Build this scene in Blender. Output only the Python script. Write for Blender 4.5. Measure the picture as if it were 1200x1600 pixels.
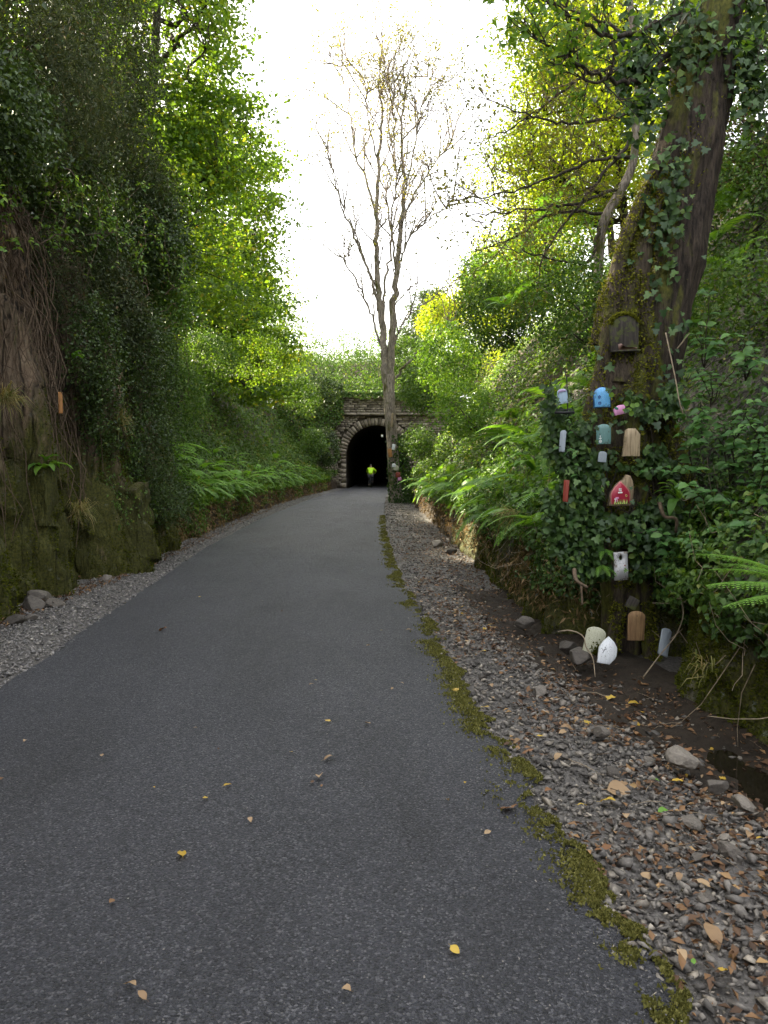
import bpy, bmesh, math, random
import numpy as np
from mathutils import Vector, Matrix, Euler

# ------------------------------------------------------------------ camera, sky, sun, exposure
for o in list(bpy.data.objects):
    bpy.data.objects.remove(o, do_unlink=True)
S = bpy.context.scene
COL = S.collection
R = math.radians
CAM_H, FPX, HORIZON = 1.5, 1200.0, 730.0
PITCH = math.atan((800 - HORIZON) / FPX)

cd = bpy.data.cameras.new('camera')
cam = bpy.data.objects.new('camera', cd)
COL.objects.link(cam)
cd.sensor_fit = 'VERTICAL'; cd.sensor_height = 36.0; cd.lens = 36.0 * FPX / 1600.0
cd.clip_start = 0.05; cd.clip_end = 3000
cam.location = (0, 0, CAM_H)
cam.rotation_euler = (R(90) - PITCH, 0, 0)
S.camera = cam

SUN_AZ, SUN_EL = R(-58), R(30)
W = bpy.data.worlds.new('World'); S.world = W; W.use_nodes = True
wn = W.node_tree.nodes; wl = W.node_tree.links
for n in list(wn): wn.remove(n)
wo = wn.new('ShaderNodeOutputWorld'); bg = wn.new('ShaderNodeBackground'); sky = wn.new('ShaderNodeTexSky')
sky.sky_type = 'NISHITA'; sky.sun_disc = False
sky.sun_elevation = SUN_EL; sky.sun_rotation = SUN_AZ
sky.air_density = 1.0; sky.dust_density = 8.0; sky.ozone_density = 0.5
bg.inputs['Strength'].default_value = 0.15
veil = wn.new('ShaderNodeMix'); veil.data_type = 'RGBA'; veil.inputs[0].default_value = 0.6
veil.inputs[7].default_value = (4.3, 4.2, 4.05, 1)      # thin even cloud over the whole sky
wl.new(sky.outputs['Color'], veil.inputs[6]); wl.new(veil.outputs[2], bg.inputs['Color']); wl.new(bg.outputs['Background'], wo.inputs['Surface'])

sd = bpy.data.lights.new('sun', 'SUN'); sd.energy = 5.0; sd.angle = R(0.5); sd.color = (1.0, 0.90, 0.68)
sun = bpy.data.objects.new('sun', sd); COL.objects.link(sun)
to_sun = Vector((math.sin(SUN_AZ) * math.cos(SUN_EL), math.cos(SUN_AZ) * math.cos(SUN_EL), math.sin(SUN_EL)))
sun.rotation_euler = to_sun.to_track_quat('Z', 'Y').to_euler()
sun.location = to_sun * 100

S.view_settings.view_transform = 'Standard'; S.view_settings.look = 'None'
S.view_settings.gamma = 1.0; S.view_settings.use_curve_mapping = False
S.view_settings.exposure = 2.55
S.render.engine = 'CYCLES'
cy = S.cycles
cy.max_bounces = 7; cy.diffuse_bounces = 4; cy.glossy_bounces = 2; cy.transmission_bounces = 4; cy.transparent_max_bounces = 4
cy.use_denoising = True; cy.use_adaptive_sampling = True; cy.adaptive_threshold = 0.02
cy.caustics_reflective = False; cy.caustics_refractive = False
cy.sample_clamp_indirect = 6

RNG = np.random.default_rng(7)
random.seed(7)

# ------------------------------------------------------------------ measuring helpers (photo pixel -> place)
def ray(px, py):
    dx = (px - 600) / FPX; dz = -(py - 800) / FPX
    c, s = math.cos(PITCH), math.sin(PITCH)
    return dx, c + dz * s, -s + dz * c
def P(px, py, D):
    x, y, z = ray(px, py); t = D / y
    return Vector((x * t, D, CAM_H + z * t))
def G(px, py, z0=0.0):
    x, y, z = ray(px, py); t = (z0 - CAM_H) / z
    return Vector((x * t, y * t, z0))

# ------------------------------------------------------------------ numpy noise
def _hash(ix, iy, iz, seed):
    h = (ix.astype(np.int64) * 374761393 + iy.astype(np.int64) * 668265263 + iz.astype(np.int64) * 2147483647 + seed * 974634777) & 0xffffffff
    h = ((h ^ (h >> 13)) * 1274126177) & 0xffffffff
    h = (h ^ (h >> 16)) & 0xffffffff
    return h / 4294967295.0
def vnoise(x, y, z, seed=0):
    x, y, z = np.broadcast_arrays(np.asarray(x, float), np.asarray(y, float), np.asarray(z, float))
    ix, iy, iz = np.floor(x), np.floor(y), np.floor(z)
    fx, fy, fz = x - ix, y - iy, z - iz
    fx, fy, fz = [f * f * (3 - 2 * f) for f in (fx, fy, fz)]
    r = 0
    for a in (0, 1):
        for b in (0, 1):
            for c in (0, 1):
                w = (fx if a else 1 - fx) * (fy if b else 1 - fy) * (fz if c else 1 - fz)
                r = r + w * _hash(ix + a, iy + b, iz + c, seed)
    return r
def fbm(x, y, z, seed=0, octv=4):
    r, a, t = 0, 0.5, 0
    for k in range(octv):
        r = r + a * vnoise(x, y, z, seed + k); t += a
        x, y, z, a = np.asarray(x) * 2.03, np.asarray(y) * 2.03, np.asarray(z) * 2.03, a * 0.5
    return r / t
def sstep(a, b, x):
    t = np.clip((np.asarray(x, float) - a) / (b - a), 0, 1); return t * t * (3 - 2 * t)
def unit(v):
    return v / np.maximum(np.linalg.norm(v, axis=-1, keepdims=True), 1e-9)

# ------------------------------------------------------------------ mesh helpers
class MB:
    """collects triangles / quads and links them as one mesh object"""
    def __init__(s): s.v = []; s.t = []; s.q = []; s.tr = []; s.qr = []; s.n = 0
    def add(s, verts, tris=None, quads=None, rnd=None):
        verts = np.asarray(verts, float).reshape(-1, 3)
        if tris is not None and len(tris):
            t = np.asarray(tris, np.int64).reshape(-1, 3); s.t.append(t + s.n)
            s.tr.append(np.broadcast_to(np.asarray(0.5 if rnd is None else rnd, float), (len(t),)))
        if quads is not None and len(quads):
            q = np.asarray(quads, np.int64).reshape(-1, 4); s.q.append(q + s.n)
            s.qr.append(np.broadcast_to(np.asarray(0.5 if rnd is None else rnd, float), (len(q),)))
        s.v.append(verts); s.n += len(verts)
    def mesh(s, name, mat, smooth=False, off=(0, 0, 0)):
        me = bpy.data.meshes.new(name)
        v = (np.concatenate(s.v) if s.v else np.zeros((0, 3))) - np.asarray(off, float)
        t = np.concatenate(s.t) if s.t else np.zeros((0, 3), np.int64)
        q = np.concatenate(s.q) if s.q else np.zeros((0, 4), np.int64)
        rn = np.concatenate(s.tr + s.qr) if (s.tr or s.qr) else np.zeros(0)
        me.vertices.add(len(v)); me.vertices.foreach_set('co', v.astype(np.float32).ravel())
        me.loops.add(len(t) * 3 + len(q) * 4)
        me.loops.foreach_set('vertex_index', np.concatenate([t.ravel(), q.ravel()]).astype(np.int32))
        me.polygons.add(len(t) + len(q))
        ls = np.concatenate([np.arange(len(t)) * 3, len(t) * 3 + np.arange(len(q)) * 4]).astype(np.int32)
        me.polygons.foreach_set('loop_start', ls)
        if smooth: me.polygons.foreach_set('use_smooth', np.ones(len(ls), bool))
        a = me.attributes.new('rnd', 'FLOAT', 'FACE'); a.data.foreach_set('value', rn.astype(np.float32))
        me.update(calc_edges=True)
        if mat is not None: me.materials.append(mat)
        return me
    def build(s, name, mat, parent=None, smooth=False, **props):
        off = ORIGIN.get(parent.name, (0, 0, 0)) if parent is not None else (0, 0, 0)
        o = bpy.data.objects.new(name, s.mesh(name, mat, smooth, off)); COL.objects.link(o)
        if parent is not None:
            o.parent = parent; ORIGIN[o.name] = off
        for k, val in props.items():
            if val is not None: o[k] = val
        return o
ORIGIN = {}
def thing(name, label, cat, loc=(0, 0, 0), group=None):
    o = bpy.data.objects.new(name, None); COL.objects.link(o)
    o.location = loc; o['label'] = label; o['category'] = cat
    o.empty_display_size = 0.2
    if group: o['group'] = group
    ORIGIN[o.name] = tuple(loc)
    return o
def tag(o, label, cat, group=None, kind=None):
    o['label'] = label
    if cat: o['category'] = cat
    if group: o['group'] = group
    if kind: o['kind'] = kind
    return o
def put(name, me, parent=None, mw=None, **props):
    o = bpy.data.objects.new(name, me); COL.objects.link(o)
    if parent is not None: o.parent = parent
    if mw is not None: o.matrix_basis = mw
    for k, v in props.items():
        if v is not None: o[k] = v
    return o

def tube(mb, pts, rad, sides=6, rnd=None, rough=0.0, cap=False, seed=0):
    pts = np.asarray([tuple(p) for p in pts], float); k = len(pts)
    rad = np.broadcast_to(np.asarray(rad, float), (k,))
    tan = unit(np.gradient(pts, axis=0))
    ref = np.array([0.31, 0.77, 0.55]); ref = ref / np.linalg.norm(ref)
    u = unit(np.cross(tan, ref)); w = np.cross(tan, u)
    th = np.linspace(0, 2 * np.pi, sides, endpoint=False)
    rr = rad[:, None] * np.ones(sides)[None, :]
    if rough:
        nn = fbm(np.cos(th)[None, :] * 1.7 + seed, np.sin(th)[None, :] * 1.7, np.arange(k)[:, None] * 0.35, seed + 3)
        rr = rr * (1 + rough * (nn - 0.5) * 2)
    v = pts[:, None, :] + rr[:, :, None] * (np.cos(th)[None, :, None] * u[:, None, :] + np.sin(th)[None, :, None] * w[:, None, :])
    i = np.arange(k - 1)[:, None] * sides; j = np.arange(sides)[None, :]; jn = (j + 1) % sides
    q = np.stack([i + j, i + jn, i + sides + jn, i + sides + j], -1).reshape(-1, 4)
    verts = v.reshape(-1, 3); tris = None
    if cap:
        verts = np.concatenate([verts, pts[:1], pts[-1:]]); a = k * sides; jj = np.arange(sides)
        t1 = np.stack([np.full(sides, a), (jj + 1) % sides, jj], -1)
        t2 = np.stack([np.full(sides, a + 1), (k - 1) * sides + jj, (k - 1) * sides + (jj + 1) % sides], -1)
        tris = np.concatenate([t1, t2])
    mb.add(verts, tris=tris, quads=q, rnd=rnd)
def smooth_path(pts, n):
    pts = np.asarray([tuple(p) for p in pts], float)
    t = np.concatenate([[0], np.cumsum(np.linalg.norm(np.diff(pts, axis=0), axis=1))]); t = t / t[-1]
    k = len(pts); m = np.gradient(pts, t, axis=0)
    tt = np.linspace(0, 1, n); i = np.clip(np.searchsorted(t, tt, side='right') - 1, 0, k - 2)
    h = (t[i + 1] - t[i])[:, None]; u = ((tt - t[i]) / (t[i + 1] - t[i]))[:, None]
    return ((2*u**3 - 3*u**2 + 1) * pts[i] + (u**3 - 2*u**2 + u) * h * m[i] + (-2*u**3 + 3*u**2) * pts[i+1] + (u**3 - u**2) * h * m[i+1])
def box(mb, c, size, rot=None, rnd=None, jit=0.0):
    h = np.asarray(size) / 2
    v = np.array([(x, y, z) for x in (-1, 1) for y in (-1, 1) for z in (-1, 1)], float) * h
    if jit: v = v + RNG.uniform(-jit, jit, v.shape)
    if rot is not None: v = v @ np.array(rot).T
    q = [(0, 1, 3, 2), (4, 6, 7, 5), (0, 4, 5, 1), (2, 3, 7, 6), (0, 2, 6, 4), (1, 5, 7, 3)]
    mb.add(v + np.asarray(c), quads=q, rnd=rnd)

def leaves(mb, C, N, L, Wd, rnd, axis=None, fold=0.22, near=False, droop=0.0):
    """leaf blades folded along the midrib; C = stalk end"""
    C = np.asarray(C, float); n = len(C)
    if n == 0: return
    N = unit(np.asarray(N, float)); L = np.broadcast_to(L, (n,))[:, None]; Wd = np.broadcast_to(Wd, (n,))[:, None]
    A = RNG.normal(size=(n, 3)) if axis is None else np.asarray(axis, float)
    A = A - droop * np.array([0, 0, 1.0])
    A = unit(A - (A * N).sum(1, keepdims=True) * N); B = np.cross(N, A)
    rnd = np.broadcast_to(rnd, (n,))
    if not near:
        v = np.stack([C, C + A * L * 0.45 + B * Wd * 0.5 + N * Wd * fold, C + A * L - N * L * 0.12, C + A * L * 0.45 - B * Wd * 0.5 + N * Wd * fold], 1)
        i = np.arange(n)[:, None] * 4
        t = np.concatenate([i + np.array([[0, 1, 2]]), i + np.array([[0, 2, 3]])], 1).reshape(-1, 3)
        mb.add(v.reshape(-1, 3), tris=t, rnd=np.repeat(rnd, 2))
    else:
        m = C + A * L * 0.5
        v = np.stack([C, C + A * L * 0.18 + B * Wd * 0.42 + N * Wd * fold, C + A * L * 0.6 + B * Wd * 0.4 + N * Wd * fold * 0.8, C + A * L - N * L * 0.18,
                      C + A * L * 0.6 - B * Wd * 0.4 + N * Wd * fold * 0.8, C + A * L * 0.18 - B * Wd * 0.42 + N * Wd * fold, m], 1)
        i = np.arange(n)[:, None] * 7
        tt = np.array([0, 1, 6, 1, 2, 6, 2, 3, 6, 3, 4, 6, 4, 5, 6, 5, 0, 6])
        mb.add(v.reshape(-1, 3), tris=(i + tt[None, :]).reshape(-1, 3), rnd=np.repeat(rnd, 6))
def spikes(mb, C, N, L, Wd, rnd):
    C = np.asarray(C, float); n = len(C)
    if n == 0: return
    d = unit(unit(N) + RNG.normal(size=(n, 3)) * 0.55); s = unit(np.cross(d, RNG.normal(size=(n, 3))))
    L = np.broadcast_to(L, (n,))[:, None]; Wd = np.broadcast_to(Wd, (n,))[:, None]
    v = np.stack([C - s * Wd / 2, C + s * Wd / 2, C + d * L], 1).reshape(-1, 3)
    mb.add(v, tris=np.arange(3 * n).reshape(-1, 3), rnd=rnd)

# ------------------------------------------------------------------ materials
def newmat(name):
    m = bpy.data.materials.new(name); m.use_nodes = True
    nt = m.node_tree
    for n in list(nt.nodes): nt.nodes.remove(n)
    out = nt.nodes.new('ShaderNodeOutputMaterial'); b = nt.nodes.new('ShaderNodeBsdfPrincipled')
    nt.links.new(b.outputs[0], out.inputs[0])
    return m, nt, b, out
def ramp(nt, fac, stops, interp='LINEAR'):
    r = nt.nodes.new('ShaderNodeValToRGB'); r.color_ramp.interpolation = interp
    e = r.color_ramp.elements
    while len(e) < len(stops): e.new(0.5)
    for k, (p, c) in enumerate(stops):
        e[k].position = p; e[k].color = tuple(c) + (1,) if len(c) == 3 else c
    nt.links.new(fac, r.inputs[0]); return r.outputs[0]
def coords(nt, scale=(1, 1, 1), kind='Object'):
    t = nt.nodes.new('ShaderNodeTexCoord')
    if kind == 'World':
        g = nt.nodes.new('ShaderNodeNewGeometry'); src = g.outputs['Position']
    else: src = t.outputs[kind]
    m = nt.nodes.new('ShaderNodeMapping'); m.inputs['Scale'].default_value = scale
    nt.links.new(src, m.inputs[0]); return m.outputs[0]
def noise(nt, vec, scale, detail=4, rough=0.55, out='Fac'):
    n = nt.nodes.new('ShaderNodeTexNoise'); n.inputs['Scale'].default_value = scale
    n.inputs['Detail'].default_value = detail; n.inputs['Roughness'].default_value = rough
    nt.links.new(vec, n.inputs['Vector']); return n.outputs[out]
def voro(nt, vec, scale, feature='F1', out='Distance'):
    n = nt.nodes.new('ShaderNodeTexVoronoi'); n.feature = feature; n.inputs['Scale'].default_value = scale
    nt.links.new(vec, n.inputs['Vector']); return n.outputs[out]
def mix(nt, fac, a, b, mode='MIX'):
    m = nt.nodes.new('ShaderNodeMix'); m.data_type = 'RGBA'; m.blend_type = mode
    for s, v in ((0, fac), (6, a), (7, b)):
        if isinstance(v, (int, float)): m.inputs[s].default_value = v
        elif isinstance(v, tuple): m.inputs[s].default_value = v + (1,)
        else: nt.links.new(v, m.inputs[s])
    return m.outputs[2]
def math_(nt, op, a, b=None):
    m = nt.nodes.new('ShaderNodeMath'); m.operation = op
    for s, v in ((0, a), (1, b)):
        if v is None: continue
        if isinstance(v, (int, float)): m.inputs[s].default_value = v
        else: nt.links.new(v, m.inputs[s])
    return m.outputs[0]
def bump(nt, b, h, strength=0.5, dist=0.01):
    n = nt.nodes.new('ShaderNodeBump'); n.inputs['Strength'].default_value = strength; n.inputs['Distance'].default_value = dist
    nt.links.new(h, n.inputs['Height']); nt.links.new(n.outputs[0], b.inputs['Normal'])
def attr(nt, name='rnd'):
    a = nt.nodes.new('ShaderNodeAttribute'); a.attribute_name = name; return a.outputs['Fac']
def objrand(nt):
    return nt.nodes.new('ShaderNodeObjectInfo').outputs['Random']

def leafmat(name, stops, trans=0.4, rough=0.5, spec=0.35, tcol=None, per_object=False):
    m, nt, b, out = newmat(name)
    f = attr(nt)
    if per_object: f = math_(nt, 'FRACT', math_(nt, 'ADD', f, objrand(nt)))
    c = ramp(nt, f, stops)
    nt.links.new(c, b.inputs['Base Color']); b.inputs['Roughness'].default_value = rough
    b.inputs['Specular IOR Level'].default_value = spec
    t = nt.nodes.new('ShaderNodeBsdfTranslucent')
    tc = mix(nt, 1.0, c, tcol or (1.6, 1.5, 0.55), 'MULTIPLY'); nt.links.new(tc, t.inputs[0])
    ms = nt.nodes.new('ShaderNodeMixShader'); ms.inputs[0].default_value = trans
    nt.links.new(b.outputs[0], ms.inputs[1]); nt.links.new(t.outputs[0], ms.inputs[2]); nt.links.new(ms.outputs[0], out.inputs[0])
    return m
def plainmat(name, col, rough=0.6, var=0.25, scale=30, spec=0.4, bmp=0.2, metallic=0.0):
    m, nt, b, out = newmat(name)
    v = coords(nt); n = noise(nt, v, scale, 5)
    c = ramp(nt, n, [(0.3, tuple(x * (1 - var) for x in col)), (0.7, tuple(min(1, x * (1 + var)) for x in col))])
    nt.links.new(c, b.inputs['Base Color']); b.inputs['Roughness'].default_value = rough
    b.inputs['Specular IOR Level'].default_value = spec; b.inputs['Metallic'].default_value = metallic
    if bmp: bump(nt, b, n, bmp, 0.003)
    return m

M = {}
# foliage
M['ivy'] = leafmat('ivy_leaf', [(0, (0.014, 0.035, 0.010)), (0.5, (0.04, 0.085, 0.018)), (0.85, (0.07, 0.135, 0.028)), (1, (0.13, 0.2, 0.04))], 0.25, 0.5, 0.3)
M['dark_shrub'] = leafmat('dark_shrub_leaf', [(0, (0.022, 0.042, 0.012)), (0.55, (0.05, 0.088, 0.022)), (0.85, (0.085, 0.14, 0.03)), (1, (0.15, 0.19, 0.045))], 0.25, 0.45, 0.4)
M['gorse'] = leafmat('gorse_needle', [(0, (0.025, 0.036, 0.016)), (0.5, (0.052, 0.072, 0.03)), (0.8, (0.085, 0.098, 0.045)), (1, (0.16, 0.115, 0.065))], 0.2, 0.6, 0.2)
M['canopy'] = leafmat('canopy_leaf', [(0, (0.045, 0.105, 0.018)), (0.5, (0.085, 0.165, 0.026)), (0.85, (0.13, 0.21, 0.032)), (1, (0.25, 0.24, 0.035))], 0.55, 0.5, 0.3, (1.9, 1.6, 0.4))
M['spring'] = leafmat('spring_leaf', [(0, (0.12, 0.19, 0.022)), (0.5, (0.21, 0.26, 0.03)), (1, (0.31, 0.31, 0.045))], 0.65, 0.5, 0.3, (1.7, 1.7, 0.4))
M['olive'] = leafmat('olive_leaf', [(0, (0.08, 0.095, 0.03)), (0.6, (0.15, 0.16, 0.045)), (1, (0.26, 0.24, 0.06))], 0.5, 0.5, 0.3, (1.6, 1.4, 0.5))
M['under'] = leafmat('undergrowth_leaf', [(0, (0.03, 0.068, 0.013)), (0.5, (0.065, 0.13, 0.022)), (0.85, (0.105, 0.18, 0.03)), (1, (0.19, 0.20, 0.05))], 0.35, 0.5, 0.3)
M['bright'] = leafmat('bright_leaf', [(0, (0.055, 0.13, 0.018)), (0.6, (0.11, 0.21, 0.028)), (1, (0.18, 0.27, 0.04))], 0.4, 0.5, 0.3)
M['fern'] = leafmat('fern_frond', [(0, (0.065, 0.16, 0.022)), (0.5, (0.105, 0.24, 0.03)), (1, (0.17, 0.30, 0.045))], 0.4, 0.5, 0.3, per_object=True)
M['fern_bright'] = leafmat('fern_bright', [(0, (0.12, 0.27, 0.035)), (1, (0.17, 0.34, 0.05))], 0.4, 0.5, 0.3, per_object=True)
M['bracken'] = leafmat('dead_bracken', [(0, (0.07, 0.055, 0.022)), (0.4, (0.15, 0.11, 0.05)), (0.7, (0.22, 0.15, 0.08)), (1, (0.32, 0.23, 0.13))], 0.2, 0.8, 0.1, (1.2, 1, 0.7))
M['grass'] = leafmat('grass_blade', [(0, (0.06, 0.10, 0.02)), (0.5, (0.12, 0.14, 0.04)), (1, (0.28, 0.22, 0.10))], 0.3, 0.6, 0.2)
M['litter'] = leafmat('leaf_litter', [(0, (0.045, 0.026, 0.016)), (0.45, (0.12, 0.066, 0.035)), (0.8, (0.23, 0.13, 0.06)), (1, (0.34, 0.22, 0.10))], 0.15, 0.6, 0.3, (1.2, 1, 0.7))
M['yellow_leaf'] = leafmat('yellow_leaf', [(0, (0.40, 0.26, 0.03)), (1, (0.60, 0.42, 0.07))], 0.25, 0.5, 0.3, (1.2, 1, 0.5), per_object=True)
M['tan_leaf'] = leafmat('tan_leaf', [(0, (0.24, 0.155, 0.085)), (1, (0.38, 0.27, 0.155))], 0.15, 0.6, 0.3, (1.2, 1, 0.7), per_object=True)
M['rust_leaf'] = leafmat('rust_leaf', [(0, (0.15, 0.07, 0.03)), (1, (0.25, 0.125, 0.055))], 0.15, 0.6, 0.3, (1.2, 1, 0.7), per_object=True)
M['green_leaf'] = leafmat('green_leaf', [(0, (0.10, 0.25, 0.03)), (1, (0.16, 0.32, 0.05))], 0.3, 0.5, 0.3, per_object=True)
M['moss'] = leafmat('moss', [(0, (0.035, 0.045, 0.008)), (0.5, (0.075, 0.088, 0.012)), (1, (0.15, 0.155, 0.022))], 0.2, 0.9, 0.05)
M['moss_bright'] = leafmat('moss_bright', [(0, (0.06, 0.07, 0.01)), (0.5, (0.13, 0.14, 0.018)), (1, (0.24, 0.24, 0.035))], 0.2, 0.9, 0.05)

M['moss_path'] = leafmat('moss_path', [(0, (0.045, 0.046, 0.016)), (0.5, (0.115, 0.115, 0.033)), (1, (0.25, 0.235, 0.08))], 0.2, 0.9, 0.05)
def asphalt():
    m, nt, b, out = newmat('asphalt')
    v = coords(nt, kind='World')
    big = noise(nt, v, 0.7, 4); agg = voro(nt, v, 135, out='Color'); d = voro(nt, v, 135); fine = noise(nt, v, 260, 3)
    sep = nt.nodes.new('ShaderNodeSeparateColor'); nt.links.new(agg, sep.inputs[0])
    base = ramp(nt, sep.outputs[0], [(0, (0.017, 0.018, 0.022)), (0.5, (0.034, 0.0355, 0.0435)), (0.85, (0.054, 0.056, 0.066)), (1, (0.135, 0.135, 0.145))])
    c = mix(nt, 0.55, base, ramp(nt, big, [(0.3, (0.72, 0.72, 0.74)), (0.7, (1.2, 1.19, 1.18))]), 'MULTIPLY')
    speck = ramp(nt, voro(nt, v, 21, out='Distance'), [(0.055, (1, 1, 1)), (0.09, (0, 0, 0))])
    rare = ramp(nt, noise(nt, v, 9, 2), [(0.60, (0, 0, 0)), (0.64, (1, 1, 1))])
    c = mix(nt, mix(nt, 1.0, speck, rare, 'MULTIPLY'), c, (0.30, 0.29, 0.27))
    stain = ramp(nt, noise(nt, coords(nt, (0.9, 0.3, 1), 'World'), 1.5, 7, 0.62), [(0.30, (1.16, 1.15, 1.14)), (0.5, (1, 1, 1)), (0.68, (0.66, 0.66, 0.65))])
    c = mix(nt, 1.0, c, stain, 'MULTIPLY')
    nt.links.new(c, b.inputs['Base Color'])
    nt.links.new(ramp(nt, sep.outputs[1], [(0, (0.55,) * 3), (1, (0.85,) * 3)]), b.inputs['Roughness'])
    b.inputs['Specular IOR Level'].default_value = 0.45
    h = math_(nt, 'ADD', math_(nt, 'MULTIPLY', d, -1.0), math_(nt, 'MULTIPLY', fine, 0.35))
    bump(nt, b, h, 1.0, 0.012)
    return m
M['asphalt'] = asphalt()
def soil(name, dark, light, bs=14):
    m, nt, b, out = newmat(name)
    v = coords(nt, kind='World'); n = noise(nt, v, bs, 8, 0.7); n2 = noise(nt, v, 1.3, 3)
    c = ramp(nt, n, [(0.25, dark), (0.75, light)])
    c = mix(nt, 0.5, c, ramp(nt, n2, [(0.3, (0.5, 0.5, 0.5)), (0.7, (1.2, 1.2, 1.2))]), 'MULTIPLY')
    nt.links.new(c, b.inputs['Base Color']); b.inputs['Roughness'].default_value = 0.9
    b.inputs['Specular IOR Level'].default_value = 0.25
    bump(nt, b, n, 0.9, 0.03); return m
M['soil'] = soil('soil', (0.018, 0.013, 0.009), (0.075, 0.055, 0.036))
M['gravel_bed'] = soil('gravel_bed', (0.035, 0.032, 0.03), (0.24, 0.225, 0.21), 38)
M['wet_soil'] = soil('wet_soil', (0.010, 0.008, 0.006), (0.045, 0.034, 0.024))
def rock(name, stone, mossy=0.5, zfade=(1.2, 3.2), lichen=0.0):
    m, nt, b, out = newmat(name)
    v = coords(nt, (1, 1, 0.28), 'World'); v2 = coords(nt, (1, 1, 1), 'World')
    n = noise(nt, v, 5, 9, 0.65); n2 = noise(nt, v, 17, 6); n3 = noise(nt, coords(nt, (1, 1, 0.45), 'World'), 2.6, 7, 0.68)
    a, bb, c_ = stone
    c = ramp(nt, n, [(0.28, a), (0.5, bb), (0.75, c_)])
    c = mix(nt, 0.6, c, ramp(nt, n2, [(0.35, (0.45, 0.43, 0.41)), (0.6, (1.1, 1.08, 1.05))]), 'MULTIPLY')
    g = nt.nodes.new('ShaderNodeNewGeometry'); sx = nt.nodes.new('ShaderNodeSeparateXYZ'); nt.links.new(g.outputs['Position'], sx.inputs[0])
    mr = nt.nodes.new('ShaderNodeMapRange'); mr.inputs[1].default_value = zfade[0]; mr.inputs[2].default_value = zfade[1]
    mr.inputs[3].default_value = 0.22; mr.inputs[4].default_value = -0.05; nt.links.new(sx.outputs[2], mr.inputs[0])
    k = math_(nt, 'ADD', n3, mr.outputs[0])
    k = ramp(nt, k, [(0.62 - mossy * 0.2, (0, 0, 0)), (0.74 - mossy * 0.2, (1, 1, 1))])
    mcol = ramp(nt, noise(nt, v2, 40, 5), [(0.3, (0.025, 0.030, 0.007)), (0.7, (0.095, 0.095, 0.018))])
    c = mix(nt, k, c, mcol)
    if lichen:
        c = mix(nt, ramp(nt, noise(nt, v2, 9, 6, 0.7), [(0.6, (0, 0, 0)), (0.68, (lichen,) * 3)]), c, (0.22, 0.25, 0.22))
    warp = nt.nodes.new('ShaderNodeVectorMath'); warp.operation = 'ADD'
    nt.links.new(coords(nt, (1.0, 1.0, 0.085), 'World'), warp.inputs[0])
    sc_ = nt.nodes.new('ShaderNodeVectorMath'); sc_.operation = 'SCALE'; sc_.inputs['Scale'].default_value = 0.07
    nt.links.new(noise(nt, v2, 3.0, 4, out='Color'), sc_.inputs[0]); nt.links.new(sc_.outputs[0], warp.inputs[1])
    cr = voro(nt, warp.outputs[0], 4.2, 'DISTANCE_TO_EDGE'); cr2 = voro(nt, warp.outputs[0], 11, 'DISTANCE_TO_EDGE')
    crk = math_(nt, 'MULTIPLY', ramp(nt, cr, [(0.0, (0.14,) * 3), (0.06, (1,) * 3)]), ramp(nt, cr2, [(0.0, (0.62,) * 3), (0.10, (1,) * 3)]))
    plate_ = voro(nt, warp.outputs[0], 4.2, out='Color')
    c = mix(nt, 0.45, c, ramp(nt, plate_, [(0.2, (0.6, 0.57, 0.54)), (0.8, (1.35, 1.3, 1.22))]), 'MULTIPLY')
    c = mix(nt, 1.0, c, mix(nt, k, crk, (0.9, 0.9, 0.9)), 'MULTIPLY')
    nt.links.new(c, b.inputs['Base Color']); b.inputs['Roughness'].default_value = 0.8
    b.inputs['Specular IOR Level'].default_value = 0.3
    hh = math_(nt, 'ADD', math_(nt, 'ADD', n, math_(nt, 'MULTIPLY', n2, 0.6)), math_(nt, 'MULTIPLY', crk, 0.35))
    bump(nt, b, hh, 1.0, 0.07)
    return m
M['rock'] = rock('slate_rock', ((0.06, 0.043, 0.03), (0.165, 0.12, 0.083), (0.36, 0.29, 0.215)), 0.62, (0.9, 2.6), 0.35)
M['rock_right'] = rock('ditch_rock', ((0.035, 0.032, 0.028), (0.10, 0.094, 0.085), (0.22, 0.21, 0.19)), 0.45, (0.3, 1.2), 0.8)
def barkmat(name, a, bb, mossy=0.4, side=None, scale=1.0, mcol=((0.035, 0.04, 0.008), (0.11, 0.11, 0.02))):
    m, nt, b, out = newmat(name)
    v = coords(nt, (1, 1, 0.16), 'World'); v2 = coords(nt, (1, 1, 0.5), 'World')
    n = noise(nt, v, 30 * scale, 6, 0.7); n3 = noise(nt, v2, 4 * scale, 6, 0.65)
    c = ramp(nt, n, [(0.38, a), (0.62, bb)])
    c = mix(nt, 0.6, c, ramp(nt, noise(nt, v2, 7, 5), [(0.3, (0.5, 0.5, 0.5)), (0.7, (1.4, 1.38, 1.3))]), 'MULTIPLY')
    k = n3
    if side is not None:
        g = nt.nodes.new('ShaderNodeNewGeometry'); d = nt.nodes.new('ShaderNodeVectorMath'); d.operation = 'DOT_PRODUCT'
        nt.links.new(g.outputs['Normal'], d.inputs[0]); d.inputs[1].default_value = side
        k = math_(nt, 'ADD', k, math_(nt, 'MULTIPLY', d.outputs['Value'], 0.28))
    k = ramp(nt, k, [(0.68 - mossy * 0.35, (0, 0, 0)), (0.80 - mossy * 0.35, (1, 1, 1))])
    c = mix(nt, k, c, ramp(nt, noise(nt, v2, 50, 4), [(0.3, mcol[0]), (0.7, mcol[1])]))
    nt.links.new(c, b.inputs['Base Color']); b.inputs['Roughness'].default_value = 0.85
    b.inputs['Specular IOR Level'].default_value = 0.25
    bump(nt, b, n, 0.9, 0.03); return m
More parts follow.
